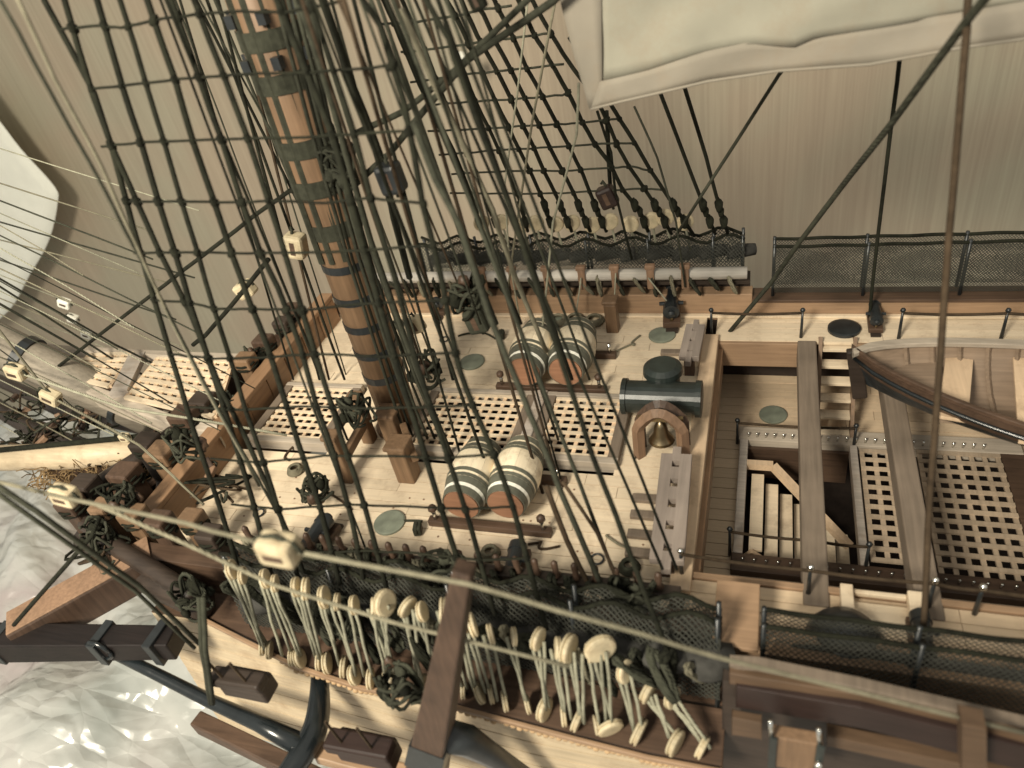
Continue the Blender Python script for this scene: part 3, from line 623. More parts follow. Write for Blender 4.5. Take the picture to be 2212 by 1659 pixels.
netting('dark cluttered netting behind the near deadeyes', -29, -1.5, 19.6, 20.6, -.6, 4.4, (-28.8, -22, -15, -8.5, -1.6), sheets=2, gap=.9, fill=('hammock', .6, 3.0), rag=.45, r=.04, pitch=.3)
sv = thing('shot_screen', 'dark cloth screen hanging under the near netting', 'screen', (11, 20, 0))
strip('cloth', 'hammock', [(1642, 1395), (1860, 1405), (2100, 1440), (2300, 1470)], [(1642, 1440), (1860, 1486), (2134, 1550), (2300, 1588)], (21.9, 21.6), .2, sv)
# ================================================================ SHROUDS AND RATLINES, near side
NS_ = [
 [(96, -40), (96, 0), (205, 205), (239, 308), (345, 545), (413, 680), (478, 841), (533, 950), (600, 1100), (655, 1235)],
 [(125, -40), (140, 0), (201, 205), (239, 308), (273, 434), (304, 545), (345, 690), (385, 820), (417, 925), (470, 1080), (515, 1230)],
 [(198, -40), (210, 0), (263, 185), (304, 308), (342, 434), (379, 547), (413, 660), (450, 775), (500, 930), (545, 1080), (585, 1240)],
 [(248, -40), (260, 0), (318, 188), (355, 308), (393, 437), (427, 547), (462, 666), (492, 758), (530, 880), (590, 1060), (645, 1250)],
 [(305, -40), (318, 0), (379, 174), (417, 304), (465, 441), (502, 550), (540, 653), (578, 745), (608, 841), (646, 960), (690, 1090), (735, 1262)],
 [(360, -40), (372, 0), (431, 171), (478, 301), (523, 437), (564, 547), (601, 622), (649, 745), (684, 875), (721, 977), (760, 1120), (785, 1250)],
 [(405, -40), (420, 0), (485, 167), (537, 304), (581, 437), (620, 560), (680, 760), (740, 950), (790, 1100), (835, 1270)],
 [(582, -40), (598, 0), (665, 160), (718, 290), (760, 440), (815, 640), (870, 830), (930, 1020), (985, 1200), (1005, 1280)],
 [(657, -40), (670, 0), (721, 154), (765, 290), (805, 440), (855, 610), (905, 800), (955, 950), (1015, 1130), (1070, 1330)],
 [(770, -40), (784, 0), (821, 55), (873, 222), (914, 439), (955, 610), (990, 793), (1024, 882), (1068, 984), (1110, 1100), (1180, 1360)],
 [(900, -40), (921, 0), (969, 85), (993, 161), (1027, 256), (1105, 455), (1171, 656), (1229, 830), (1280, 984), (1328, 1107), (1400, 1300), (1440, 1400)],
]
def hump(pl, lat, y0, y1): pass
def xat(line, y):
    for (a, b) in zip(line[:-1], line[1:]):
        if a[1] <= y <= b[1]: return a[0] + (b[0]-a[0])*(y-a[1])/(b[1]-a[1])
    return None
knot_me = MB().ball((0, 0, 0), 1, n=7, jit=.15).mesh('knot', 'rope', True)
def ladder(root, shrouds, rats, pl, r_s, r_r, r_k, kr=(0, 99), ms='rope', mr='rope'):
    for i, ln in enumerate(shrouds):
        P = [pl(*p) for p in ln]; obj(MB().tube(wob(P, .02, 2), r_s*random.uniform(.9, 1.1), 7), 'shroud', ms, root, smooth=True)
    for R_ in rats:
        pts = []
        for a, b in zip(R_[:-1], R_[1:]):
            for k in range(5):
                t = k/5; pts.append(pl(a[0]+(b[0]-a[0])*t, a[1]+(b[1]-a[1])*t + random.uniform(-1, 1), -.05))
        pts.append(pl(*R_[-1], -.05)); rt = obj(MB().tube(pts, r_r, 5), 'ratline', mr, root, smooth=True)
        for ln in shrouds[kr[0]:kr[1]]:
            for (a, b) in zip(R_[:-1], R_[1:]):
                hit = None
                for s_ in range(21):
                    u = a[0]+(b[0]-a[0])*s_/20; v = a[1]+(b[1]-a[1])*s_/20; x = xat(ln, v)
                    if x is not None and u <= x < u + (b[0]-a[0])/20: hit = (x, v)
                if hit:
                    o = put(knot_me, 'knot', rt, loc=pl(*hit, -.04)); k_ = r_k*random.uniform(.8, 1.25); o.scale = (k_, k_, k_*1.25); o.rotation_euler = (random.random(), random.random(), 0)
RN = [
 [(132, 63), (200, 55), (262, 60), (350, 40), (437, 30), (520, 24), (612, 27), (700, 10), (740, 2)],
 [(195, 193), (260, 185), (427, 167), (560, 158), (666, 157), (735, 150), (801, 147), (850, 140)],
 [(219, 316), (300, 308), (478, 301), (650, 297), (752, 290), (885, 283)],
 [(268, 434), (400, 436), (523, 437), (581, 434), (700, 438), (800, 428), (914, 439)],
 [(290, 547), (430, 545), (564, 547), (700, 545), (800, 540), (935, 530)],
 [(325, 648), (400, 652), (465, 667), (560, 668), (650, 670), (800, 655), (965, 648)],
 [(365, 765), (460, 775), (560, 772), (680, 765), (830, 770), (980, 762)],
 [(410, 880), (520, 885), (650, 878), (795, 882), (900, 880), (1020, 875)],
 [(455, 990), (560, 1000), (700, 985), (850, 985), (960, 990), (1065, 982)],
 [(500, 1090), (600, 1100), (750, 1090), (900, 1095), (1000, 1100), (1105, 1095)],
 [(520, 1180), (640, 1195), (790, 1190), (900, 1195), (1040, 1210), (1140, 1205)],
]
sn = thing('near_fore_shrouds', 'thick tarred shrouds with knotted ratlines crossing the left foreground', 'shrouds', (-16, 19.2, 3))
ladder(sn, NS_, RN, npl, .135, .065, .205, (0, 10))
FS_ = [
 [(805, -40), (828, 0), (852, 51), (876, 109), (907, 185), (933, 236), (979, 325), (1023, 434), (1040, 500)],
 [(850, -40), (869, 0), (890, 48), (914, 96), (948, 185), (990, 290), (1035, 390), (1070, 480)],
 [(985, 110), (1006, 164), (1027, 219), (1054, 273), (1078, 325), (1098, 373), (1126, 441), (1140, 500)],
 [(945, -40), (965, 0), (986, 38), (1016, 103), (1044, 161), (1071, 219), (1098, 273), (1122, 325), (1150, 379), (1174, 434), (1195, 500)],
 [(976, -40), (996, 0), (1010, 31), (1030, 75), (1075, 157), (1105, 215), (1129, 270), (1153, 318), (1177, 373), (1201, 420), (1235, 500)],
 [(1003, -40), (1023, 0), (1044, 31), (1071, 92), (1105, 154), (1136, 215), (1167, 273), (1191, 325), (1215, 369), (1239, 417), (1275, 500)],
 [(1048, -40), (1068, 0), (1081, 27), (1109, 82), (1136, 144), (1174, 212), (1204, 270), (1232, 321), (1259, 376), (1283, 438), (1310, 500)],
 [(1100, -40), (1126, 14), (1150, 68), (1174, 106), (1198, 150), (1232, 208), (1256, 260), (1283, 308), (1317, 352), (1345, 410), (1382, 455), (1400, 500)],
 [(1135, -30), (1160, 20), (1194, 79), (1215, 113), (1262, 180), (1300, 236), (1334, 314), (1358, 359), (1392, 407), (1427, 461), (1450, 505)],
 [(1230, 80), (1280, 160), (1324, 232), (1338, 256), (1372, 311), (1406, 369), (1433, 410), (1454, 441), (1500, 510)],
 [(1360, 30), (1390, 105), (1433, 219), (1480, 340), (1518, 440), (1545, 505)],
 [(1430, 40), (1455, 110), (1484, 205), (1525, 340), (1548, 425), (1572, 505)],
]
z2 = lambda L: [(702 + .3418*a, .3418*b) for a, b in L]
RF = [z2(l) for l in (
 [(350, 150), (560, 140), (830, 100), (1000, 60), (1180, 35)], [(480, 330), (830, 290), (1060, 250), (1200, 240), (1420, 210)],
 [(540, 520), (900, 470), (1180, 440), (1510, 405)], [(700, 660), (950, 640), (1270, 620), (1500, 600), (1550, 580)],
 [(650, 830), (1030, 810), (1350, 790), (1560, 780), (1860, 750)], [(720, 980), (1090, 950), (1430, 930), (1700, 910), (1950, 905)],
 [(800, 1100), (1160, 1080), (1500, 1080), (1800, 1060), (1930, 1050), (2060, 1080)], [(790, 1220), (1370, 1225), (1700, 1210), (2020, 1190), (2130, 1200)])]
sf = thing('far_fore_shrouds', 'black shrouds with thin ratlines rising above the far rail, behind the sail corner', 'shrouds', (-14, 54, 4))
ladder(sf, FS_, RF, fpl, .145, .08, .22, ms='rope', mr='rope2')
sz = MB().ball((0, 0, 0), 1, n=8, jit=.2).mesh('seizing', 'rope', True)
for ln in FS_:
    for (dy, r_) in ((58, .30), (44, .24), (22, .30)):
        x = xat(ln, 500-dy)
        if x:
            o = put(sz, 'seizing', sf, loc=fpl(x, 500-dy)); o.scale = (r_, r_, r_*1.9)
# ================================================================ NEAR CHANNEL AND DEADEYES
ch = thing('channel', 'brown ledge outside the near hull carrying the lower deadeyes', 'channel', (-18, 17, -1))
tp = [(392, 1306), (520, 1372), (640, 1432), (780, 1478), (912, 1500), (1080, 1545), (1250, 1590), (1400, 1628), (1560, 1658)]
obj(MB().prism([at(u, v-6, -1.0) + Vector((0, 2.6, .2)) for u, v in tp], [at(u, v, -1.0) for u, v in tp], (0, 0, -.7)), 'board', 'walnut', ch, bevel=.05)
obj(MB().prism([at(u, v+1, -.75) for u, v in tp], [at(u, v+11, -.75) for u, v in tp], (0, 0, -.3)), 'edge_moulding', 'cherry', ch, bevel=.05)
lk = MB().ball((0, 0, 0), .2, (1, .8, 1), 6, .1).mesh('chain_link', 'tan', True)
for i in range(len(tp)-1):
    for k in range(12):
        t = k/12; u = tp[i][0]+(tp[i+1][0]-tp[i][0])*t; v = tp[i][1]+(tp[i+1][1]-tp[i][1])*t
        if u > 600: put(lk, 'chain_link', ch, loc=at(u, v + 14 + random.uniform(-3, 3), -1.3))
pairs = [((500, 1230), (566, 1398), 1), ((524, 1243), (582, 1404), 1), ((573, 1250), (629, 1420), 1), ((594, 1260), (647, 1422), 1), ((640, 1268), (688, 1428), 1), ((660, 1272), (706, 1432), 1), ((700, 1290), (742, 1440), 1),
 ((728, 1300), (765, 1458), 1), ((765, 1307), (800, 1466), 1), ((831, 1303), (850, 1470), 2), ((880, 1311), (912, 1478), 2), ((912, 1321), (935, 1484), 1), ((957, 1318), (1000, 1492), 1), ((1020, 1350), (1060, 1500), 1), ((1060, 1370), (1090, 1515), 1),
 ((1110, 1375), (1140, 1522), 1), ((1162, 1380), (1176, 1532), 2), ((1228, 1402), (1247, 1556), 2), ((1296, 1401), (1318, 1572), 3), ((1350, 1450), (1380, 1580), 2), ((1401, 1492), (1459, 1604), 2), ((1452, 1506), (1517, 1614), 2)]
_np = []
for a_, b_ in zip(pairs[:-1], pairs[1:]):
    _np.append(a_)
    if b_[0][0] - a_[0][0] > 55: _np.append((tuple((a_[0][i] + b_[0][i])/2 + (10, 9)[i] for i in (0, 1)), tuple((a_[1][i] + b_[1][i])/2 + (6, 2)[i] for i in (0, 1)), 1))
pairs = _np + [pairs[-1]]
def eye(r, h):
    return MB().lathe([(-h, r*.78), (-h*.8, r*.95), (-h*.3, r), (-h*.15, r*.86), (h*.15, r*.86), (h*.3, r), (h*.8, r*.95), (h, r*.78)], (0, 0, 0), (1, 0, 0), 18).mesh('disc', 'cream')
de = {1: eye(.56, .15), 2: eye(.68, .2), 3: eye(.74, .2)}
hole = MB().ball((0, 0, 0), .11, n=6).mesh('hole', 'black')
for n_, (uq, lq, kd) in enumerate(pairs):
    zu = 2.6; PU = aty(*uq, 18.4); PL = at(*lq, -.35)
    yaw = {1: .38, 2: -.3, 3: -.85}[kd] + random.uniform(-.15, .15)
    for P_, nm, lab in ((PU, 'deadeye', 'cream deadeye in the upper row along the near netting'), (PL, 'deadeye', 'cream deadeye in the lower row on the brown channel')):
        g = put(de[kd], nm, loc=P_, rot=(random.uniform(-.2, .2), random.uniform(-.25, .25), yaw)); s_ = random.uniform(.82, 1.12)
        g.scale = (s_, s_, s_)
        tag(g, ORD[n_] + ' from the left, ' + lab, 'deadeye', 'upper deadeyes on the near side' if P_ is PU else 'lower deadeyes on the near side')
    g = thing('lanyard', ORD[n_] + ' from the left of the light lanyards laced between the near deadeyes', 'lanyard', PL, 'lanyards between the near deadeyes')
    for k in range(3 if kd > 1 else 2):
        off = Vector(((k-1)*.3 + random.uniform(-.05, .05), -.12, 0)); obj(MB().tube(wob([PU + off, PL - off*random.uniform(-1.2, 1.2) + Vector((random.uniform(-.3, .3), 0, .2))], .05, 4), .09, 5), 'strand', 'rope4', g, smooth=True)
    tag(obj(MB().tube(wob([PL + Vector((0, .1, -.4)), PL + Vector((.35, .9, -4.2))], .02, 3), .09, 5), 'chain_plate', 'black'), ORD[n_] + ' from the left of the dark chain plates under the channel', 'chain plate', 'chain plates under the near channel')
# belaying clutter: pins, coils and blocks between netting and deck
rl = thing('near_pin_rail', 'dark rail of belaying pins inside the near netting', 'pin rail', (-16, 23.5, 2))
obj(MB().bar((-30, 23.3, 2.4), (-3.6, 23.3, 2.4), .7, .35), 'rail', 'darkwood', rl, bevel=.05)
pinm = MB().lathe([(-1.1, .1), (-.2, .14), (0, .28), (.15, .16), (.9, .2), (1.1, .08)], (0, 0, 0), (0, 0, 1), 8).mesh('belaying_pin', 'walnut_z', True)
hank = MB()
for k in range(5):
    pts = [Vector((math.cos(a)*.3 + random.uniform(-.08, .08), math.sin(a)*.18 - .1*k*.3, -.7 - .9*math.cos(a*1.0)*random.uniform(.8, 1.1))) for a in [j*2*math.pi/10 for j in range(11)]]; hank.tube(pts, .09, 4)
hank_me = hank.mesh('rope_hank', 'rope2', True); hank_me2 = hank_me.copy(); hank_me2.materials[0] = M['rope']; hank_me3 = hank_me.copy(); hank_me3.materials[0] = M['rope3']
for k in range(24):
    x = -29.5 + k*1.08; put(pinm, 'belaying_pin', rl, loc=(x, 23.3, 2.8))
    o = put(random.choice((hank_me, hank_me2, hank_me, hank_me3)), 'rope_hank', loc=(x, 22.9 + random.uniform(-.1, .3), 3.0), rot=(random.uniform(-.3, .3), random.uniform(-.3, .3), random.uniform(-1, 1))); s_ = random.uniform(.9, 1.5); o.scale = (s_, s_, s_); tag(o, ORD[k] + ' from the left of the rope hanks on the near pin rail', 'rope hank', 'rope hanks on the near pin rail')
for k in range(22):
    x = -33 + k*1.45; o = put(random.choice((hank_me, hank_me3, hank_me2)), 'rope_hank', loc=(x, 51.5, 3.9), rot=(0, random.uniform(-.3, .3), random.uniform(-1, 1))); tag(o, ORD[k] + ' from the left of the rope hanks on the far pin rail', 'rope hank', 'rope hanks on the far pin rail')
for n_, u in enumerate((1041, 1106, 1180, 1256, 1328, 1405, 1480)):
    p = aty(u, 590, 51.4); o = obj(MB().box(p.x-.3, p.x+.3, 51.2, 51.45, 3.0, 4.8).box(p.x-.4, p.x+.4, 51.1, 51.6, 4.81, 5.2), 'kevel', 'kevel', bevel=.08); tag(o, ORD[n_] + ' from the left of the brown kevel posts on the pale far handrail', 'post', 'kevels on the far handrail')
# far deadeyes above the far netting
for n_, (u, v) in enumerate(((1040, 482), (1082, 480), (1126, 486), (1157, 482), (1200, 484), (1236, 482), (1280, 486), (1318, 479), (1362, 484), (1407, 476), (1437, 470), (1480, 480))):
    o = put(de[2], 'deadeye', loc=fpl(u, v, .4), rot=(0, 0, random.uniform(-1.6, -.9))); tag(o, ORD[n_] + ' from the left of the cream deadeyes above the far netting', 'deadeye', 'deadeyes above the far netting')
    P_ = fpl(u, v, .4); tag(obj(MB().tube(wob([P_, P_ + Vector((.3, .2, -2.6))], .04, 3), .1, 5), 'lanyard', 'rope4', smooth=True), 'light lanyard below the ' + ORD[n_] + ' deadeye from the left in the far netting', 'lanyard', 'lanyards in the far netting')
for k in range(26):
    u = 500 + k*40; v = 1262 + (u-500)*.175 + random.uniform(-12, 12); o = put(random.choice((hank_me, hank_me2, hank_me3, hank_me)), 'rope_hank', loc=aty(u, v, 19.0 + random.uniform(-.2, .2)), rot=(random.uniform(-.5, .5), random.uniform(-.5, .5), random.uniform(-1, 1))); s_ = random.uniform(1.0, 1.9); o.scale = (s_, s_, s_); tag(o, ORD[k] + ' from the left of the rope hanks outside the near netting', 'rope hank', 'rope hanks outside the near netting')
# ================================================================ BLOCKS
def block(label, p, d, s=1.0, m='cream', group=None):
    g = thing('block', label, 'pulley block', p, group); p = Vector(p); d = Vector(d).normalized()
    o_ = obj(MB().bar(p - d*.72*s, p + d*.72*s, .95*s, 1.15*s), 'shell', m, g, bevel=.2*s)
    sd = d.cross(Vector((0, 0, 1))).normalized(); obj(MB().bar(p - d*.4*s, p + d*.4*s, .97*s, .3*s), 'sheave', 'walnut', g)
    obj(MB().tube([p - d*.95*s, p - d*.7*s + Vector((0, 0, .45*s)), p + Vector((0, 0, .7*s)), p + d*.7*s + Vector((0, 0, .45*s)), p + d*.95*s], .1*s, 5), 'strop', 'rope2', g, smooth=True)
D_ = lambda a, b: (b - a)
def Q(u, v, y): return aty(u, v, y)
block('large cream block in the foreground above the near deadeyes', Q(603, 1186, 13.5), Q(700, 1203, 13.5) - Q(603, 1186, 13.5), 1.0)
block('cream block at the left edge above the brown cathead', Q(140, 1070, 17), Q(220, 1090, 17) - Q(140, 1070, 17), .85)
block('small cream block below the bowsprit band', Q(35, 803, 30), Q(80, 815, 30)-Q(35, 803, 30), .95)
block('small cream block left of the head knee', Q(110, 857, 30), Q(160, 880, 30)-Q(110, 857, 30), .95)
block('small pale block hanging on the thin line over the long pale spar', Q(270, 945, 32), (1, 0, 0), .6)
block('white block on the far line above the head gratings', Q(140, 655, 48), (1, .1, -.5), .85, 'bone')
block('white block lower on the far line, left of a second', Q(158, 688, 48), (1, .1, -.5), .75, 'bone')
block('white block lowest on the far line above the small grating', Q(188, 722, 48), (1, .1, -.5), .75, 'bone')
block('cream square block beside the foremast at mid height', Q(640, 530, 36), (.2, 0, 1), 1.1)
block('cream round block hanging left of the foremast', Q(530, 625, 38), (1, 0, .4), 1.0)
block('cream long block in the shrouds right of the foremast foot', Q(900, 700, 41), (.3, 0, -1), .9)
block('dark purple brown block hanging in the far shrouds', fpl(1312, 425), (.35, 0, -1), 1.15, 'redwood')
block('dark block in the shrouds above the far casks', Q(1030, 690, 34), (.2, 0, -1), 1.1, 'rope2')
block('black block beside the foremast below the stay', Q(845, 385, 33), (.1, 0, -1), 1.1, 'black')
block('dark green block in the shrouds near the stay', Q(1030, 0, 34), (.3, 0, -1), .6, 'rope')
for u, v, y, lab in ((770, 885, 33, 'dark cluster of blocks on the bitts by the foremast'), (920, 800, 36, 'dark cluster of blocks right of the foremast'), (735, 355, 35, 'dark knotted lashing where ropes meet on the mast'), (400, 960, 28, 'dark lashed bundle of rope at the bow rail'), (265, 1080, 24, 'dark knotted timber heads at the bow'), (215, 1160, 22, 'dark lashing on the near timber heads'), (410, 1290, 19, 'dark lashing where the cathead meets the rail'), (860, 1480, 16, 'dark green block hanging over the channel'), (1010, 640, 34, 'dark tangle of rope in front of the far bulwark'), (490, 880, 36, 'dark rope bundle at the end of the bowsprit'), (560, 770, 42, 'dark knot of ropes beside the bow bulkhead'), (680, 1060, 28, 'grey ball shaped lashing on the deck left of near casks'), (960, 1240, 22, 'dark lashing hidden behind the timber stake'), (745, 1330, 19, 'blue black lashing among the near deadeyes'), (1360, 1290, 22, 'dark fitting near the shroud foot')):
    c = Q(u, v, y); g = thing('lashing', lab, 'rope lashing', c)
    for k in range(5):
        cc = c + Vector([random.uniform(-.8, .8) for _ in range(3)]); rr = random.uniform(.28, .5)
        obj(MB().ball(cc, rr, (1, .8, 1.2), 8, .25), 'knot', random.choice(('rope', 'rope', 'rope2', 'walnut')), g, smooth=True)
    for k in range(10):
        a0 = random.uniform(0, 6.28); pts = [c + Vector((math.cos(a0+j*.9)*random.uniform(.5, 1.3), math.sin(a0+j*.9)*.7, random.uniform(-1.3, 1.3))) for j in range(5)]
        obj(MB().tube(catm(pts, 4), .1, 5), 'turn', random.choice(('rope', 'rope2')), g, smooth=True)
# ================================================================ BOW TIMBERS: cathead, timber heads, head spar, straw
ct = thing('cathead', 'brown square cathead beam slanting out from the near bow', 'cathead', at(270, 1230, 1))
a, b = at(38, 1372, 0.2), at(340, 1205, 0.8)
obj(MB().bar(a, b, 2.1, 2.3), 'beam', 'walnut_z', ct, bevel=.12); obj(MB().bar(a + Vector((0, 0, 1.2)), b + Vector((0, 0, 1.2)), 2.0, .1), 'top_plate', 'kevel', ct, bevel=.03)
th = [((170, 1110), 1.1), ((200, 1070), 1.2), ((240, 1120), 1.0), ((285, 1045), 1.3), ((330, 980), 1.3), ((365, 1000), 1.4), ((410, 920), 1.3), ((450, 890), 1.3), ((305, 1135), 1.1), ((360, 1150), 1.1), ((470, 1180), 1.0), ((540, 800), 1.1), ((580, 760), 1.1), ((620, 720), 1.0), ((430, 1145), 1.0), ((640, 690), 1.0)]
rk = {i: n for n, i in enumerate(sorted(range(len(th)), key=lambda i: th[i][0][0]))}
for i, ((u, v), s_) in enumerate(th):
    p = at(u, v, 2.5); o = obj(MB().box(p.x-.55*s_, p.x+.55*s_, p.y-.5*s_, p.y+.5*s_, -.8, 2.9).box(p.x-.7*s_, p.x+.7*s_, p.y-.65*s_, p.y+.65*s_, 2.95, 4.0), 'timber_head', ('walnut_z', 'darkwood', 'cherry_z')[i % 3], bevel=.15)
    o.rotation_euler = (0, 0, 0); tag(o, 'notched brown bow timber head, ' + ORD[rk[i]] + ' counted from the left', 'timber head', 'timber heads around the bow')
    o2 = obj(MB().tube([p + Vector((math.cos(a_)*.8*s_, math.sin(a_)*.75*s_, .2 + .06*a_)) for a_ in [j*.5 for j in range(26)]], .11, 5), 'rope_turns', 'rope', smooth=True); tag(o2, 'dark rope turns wound on the ' + ORD[rk[i]] + ' bow timber head from the left', 'rope turns', 'rope turns around the bow timber heads')
bw = thing('bow_rail', 'dark curved bow rail sweeping from the near side to the stem', 'rail', at(300, 1150, 1))
obj(MB().tube(catm([at(*p, 1.9) for p in ((420, 1290), (330, 1230), (250, 1180), (190, 1130), (170, 1085), (220, 1040), (300, 990), (380, 930))]), .6, 8), 'rail', 'darkwood', bw, smooth=True)
obj(MB().tube(catm([at(*p, .2) for p in ((440, 1310), (340, 1262), (250, 1212), (185, 1160))]), .9, 8), 'lower_rail', 'darkwood', bw, smooth=True)
o = obj(MB().tube([at(-30, 990, 0), at(160, 985, 0), at(330, 972, 0)], [1.1, 1.1, 1.0], 16), 'head_spar', 'oak', smooth=True); tag(o, 'long pale round spar pointing left from the bow', 'spar')
o = obj(MB().tube([at(-30, 975, 1.6), at(330, 940, 1.6)], .22, 8), 'stay', 'rope', smooth=True); tag(o, 'dark stay just above the long pale spar', 'rope')
hs_ = thing('headrails', 'dark carved head rails under the bowsprit', 'ship timber', at(80, 900, -3))
obj(MB().tube(catm([at(*p, -4) for p in ((-30, 810), (60, 850), (140, 890), (220, 905), (330, 930), (400, 960))]), .7, 8), 'rail', 'darkwood', hs_, smooth=True)
obj(MB().tube(catm([at(*p, -6) for p in ((-20, 870), (60, 920), (160, 960), (300, 1000), (380, 1080))]), .9, 8), 'rail', 'darkwood', hs_, smooth=True)
mb = MB()
for k in range(420):
    u = random.uniform(70, 330); v = random.uniform(985, 1060) - .05*(u-70); p = at(u, v, -1 + random.uniform(-1, 1)); q = p + Vector((random.uniform(-1, 1), random.uniform(-1, 1), random.uniform(-.6, .8))); mb.tube([p, p.lerp(q, .5) + Vector((0, 0, .2)), q], .05, 3)
o = obj(mb, 'frayed_fibre', 'straw'); o['kind'] = 'stuff'; tag(o, 'frayed tan brown fibres below the pale spar at the bow', 'fibres')
o = obj(MB().prism([at(*p, -2.2) for p in ((60, 990), (200, 985), (340, 975), (400, 1000))], [at(*p, -2.2) for p in ((130, 1040), (200, 1070), (300, 1100), (380, 1130))], (0, 0, -1)), 'bow_platform', 'walnut'); tag(o, 'brown platform behind the frayed fibres at the bow', 'platform')
# ================================================================ ANCHORS
an = thing('anchor', 'blue black iron anchor with dark wooden stock hung off the near bow', 'anchor', at(460, 1515, -3))
obj(MB().bar(at(-60, 1388, 0), at(382, 1388, 0), 1.8, 1.9, w2=1.4, h2=1.5), 'stock', 'stockwood', an, bevel=.1)
for u in (12, 232, 350): p = at(u, 1388, 0); obj(MB().box(p.x-.3, p.x+.3, p.y-.93, p.y+.93, -.98, .98), 'stock_band', 'black', an, bevel=.05)
sh = [at(215, 1395, -.6), at(330, 1452, -1.6), at(455, 1515, -2.8), at(560, 1562, -2.9), at(655, 1612, -3)]
obj(MB().tube(sh, [.34, .36, .4, .48, .62], 14), 'shank', 'blue', an, smooth=True)
ar = catm([at(688, 1425, -2.5), at(690, 1500, -2.8), at(682, 1570, -3), at(655, 1625, -3.1), at(615, 1680, -3.2), at(560, 1730, -3.2)])
obj(MB().tube(ar, [.4 + .35*math.sin(math.pi*k/(len(ar)-1)) for k in range(len(ar))], 8), 'arm', 'blue', an, smooth=True)
obj(MB().tube([at(215, 1405, .3) + Vector((math.cos(a_)*.8, 0, math.sin(a_)*.8)) for a_ in [j*.63 for j in range(11)]], .15, 6), 'ring', 'blue', an, smooth=True)
a2 = thing('anchor', 'second anchor, brown wooden stock standing upright in front of the deadeyes', 'anchor', Q(960, 1540, 15))
T_, Bm = Q(1003, 1225, 15.5), Q(915, 1700, 14)
obj(MB().bar(T_, Bm, .75, .75, up=(1, 0, 0), w2=2.1, h2=2.0), 'stock', 'walnut_z', a2, bevel=.1)
m_ = T_.lerp(Bm, .70); n_ = T_.lerp(Bm, .80)
obj(MB().bar(m_, n_, 1.78, 1.78, up=(1, 0, 0), w2=1.92, h2=1.9), 'band', 'black', a2)
obj(MB().tube([Q(945, 1585, 14.5), Q(1010, 1600, 15), Q(1060, 1630, 15.5), Q(1150, 1690, 16)], [.8, .75, .6, .5], 8), 'shank', 'black', a2, smooth=True)
# brown fittings on the near hull
def fitting(lab, u, v, y, s_, m='walnut', nm='hull_fitting'):
    c = Q(u, v, y); g = thing(nm, lab, 'fitting', c)
    obj(MB().box(c.x-1.3*s_, c.x+1.3*s_, c.y-.6, c.y+.6, c.z-.9*s_, c.z+.3*s_), 'body', m, g, bevel=.15)
    obj(MB().bar(c + Vector((-1.5*s_, -.3, .5)), c + Vector((1.5*s_, -.3, .7)), .9*s_, .6*s_), 'lid', m, g, bevel=.15)
    for sx in (-.7, .7): obj(MB().tube([c + Vector((sx*s_, -.4, 0)), c + Vector((sx*s_, -.6, 2.6*s_))], .08, 5), 'pin', 'rope5', g)
    return g
fitting('dark bronze block fitting on the pale hull below the anchor shank', 530, 1470, 15.5, 1.1, 'darkwood')
fitting('dark red brown open box fitting with two pins at the bottom edge', 790, 1610, 14.5, 1.25, 'redwood')
o = obj(MB().bar(at(430, 1560, -7), at(760, 1720, -7), 1.0, 1.3), 'fender', 'walnut', bevel=.1); tag(o, 'brown diagonal fender timber on the lower hull', 'timber')
o = obj(MB().bar(Q(690, 1625, 14.6), Q(930, 1690, 14.6), 1.0, .8), 'fender', 'cherry', bevel=.1); tag(o, 'cherry fender timber at the bottom edge beside the open box fitting', 'timber')
pf = thing('port_bracket', 'cherry block with two green straps and bright stud at the bottom right port', 'bracket', Q(1718, 1640, 16.5))
c = Q(1718, 1625, 16.2); obj(MB().box(c.x-1.0, c.x+1.0, c.y, c.y+.6, c.z-1.6, c.z+.9), 'block', 'cherry_z', pf, bevel=.08)
for sx in (-1.05, .75): obj(MB().box(c.x+sx, c.x+sx+.32, c.y-.12, c.y-.01, c.z-1.6, c.z+1.0), 'strap', 'stove', pf, bevel=.03); obj(MB().tube([(c.x+sx+.1, c.y, c.z+.9), (c.x+sx, c.y, c.z+2.2)], .1, 6), 'eye_rod', 'silver', pf, smooth=True)
obj(MB().ball((c.x+.9, c.y-.2, c.z-.3), .18, n=8), 'stud', 'silver', pf, smooth=True)
# ================================================================ SAILS
def sail_sheet(name, rows_, m, parent=None, amp=.5, ph=0, th=None):
    out = []
    for i, r_ in enumerate(rows_):
        out.append([p + Vector((0, amp*math.sin(p.x*.35+ph+i*.4) + amp*.4*math.sin(p.x*1.1+i), 0)) for p in r_])
    o = obj(MB().grid(out), name, m, parent, smooth=True); md = o.modifiers.new('thick', 'SOLIDIFY'); md.thickness = .05; return o
sl = thing('square_sail', 'large pale square sail with a wide tan hem hanging at the upper right', 'sail', Q(1500, 180, 38))
def resample(L, n):
    ds = [0]
    for a, b in zip(L[:-1], L[1:]): ds.append(ds[-1] + math.hypot(b[0]-a[0], b[1]-a[1]))
    out = []
    for k in range(n):
        d = ds[-1]*k/(n-1)
        for i in range(len(L)-1):
            if d <= ds[i+1] + 1e-6: t = (d-ds[i])/(ds[i+1]-ds[i]); out.append((L[i][0]+(L[i+1][0]-L[i][0])*t, L[i][1]+(L[i+1][1]-L[i][1])*t)); break
    return out
seam = resample([(1296, 178), (1404, 152), (1532, 110), (1623, 91), (1714, 100), (1762, 80), (1952, 51), (2087, 29), (2212, 4), (2330, -20)], 50)
foot = resample([(1276, 236), (1330, 222), (1404, 205), (1532, 175), (1682, 153), (1879, 139), (2083, 102), (2212, 84), (2330, 62)], 50)
topl = resample([(1296, -160), (2330, -160)], 50)
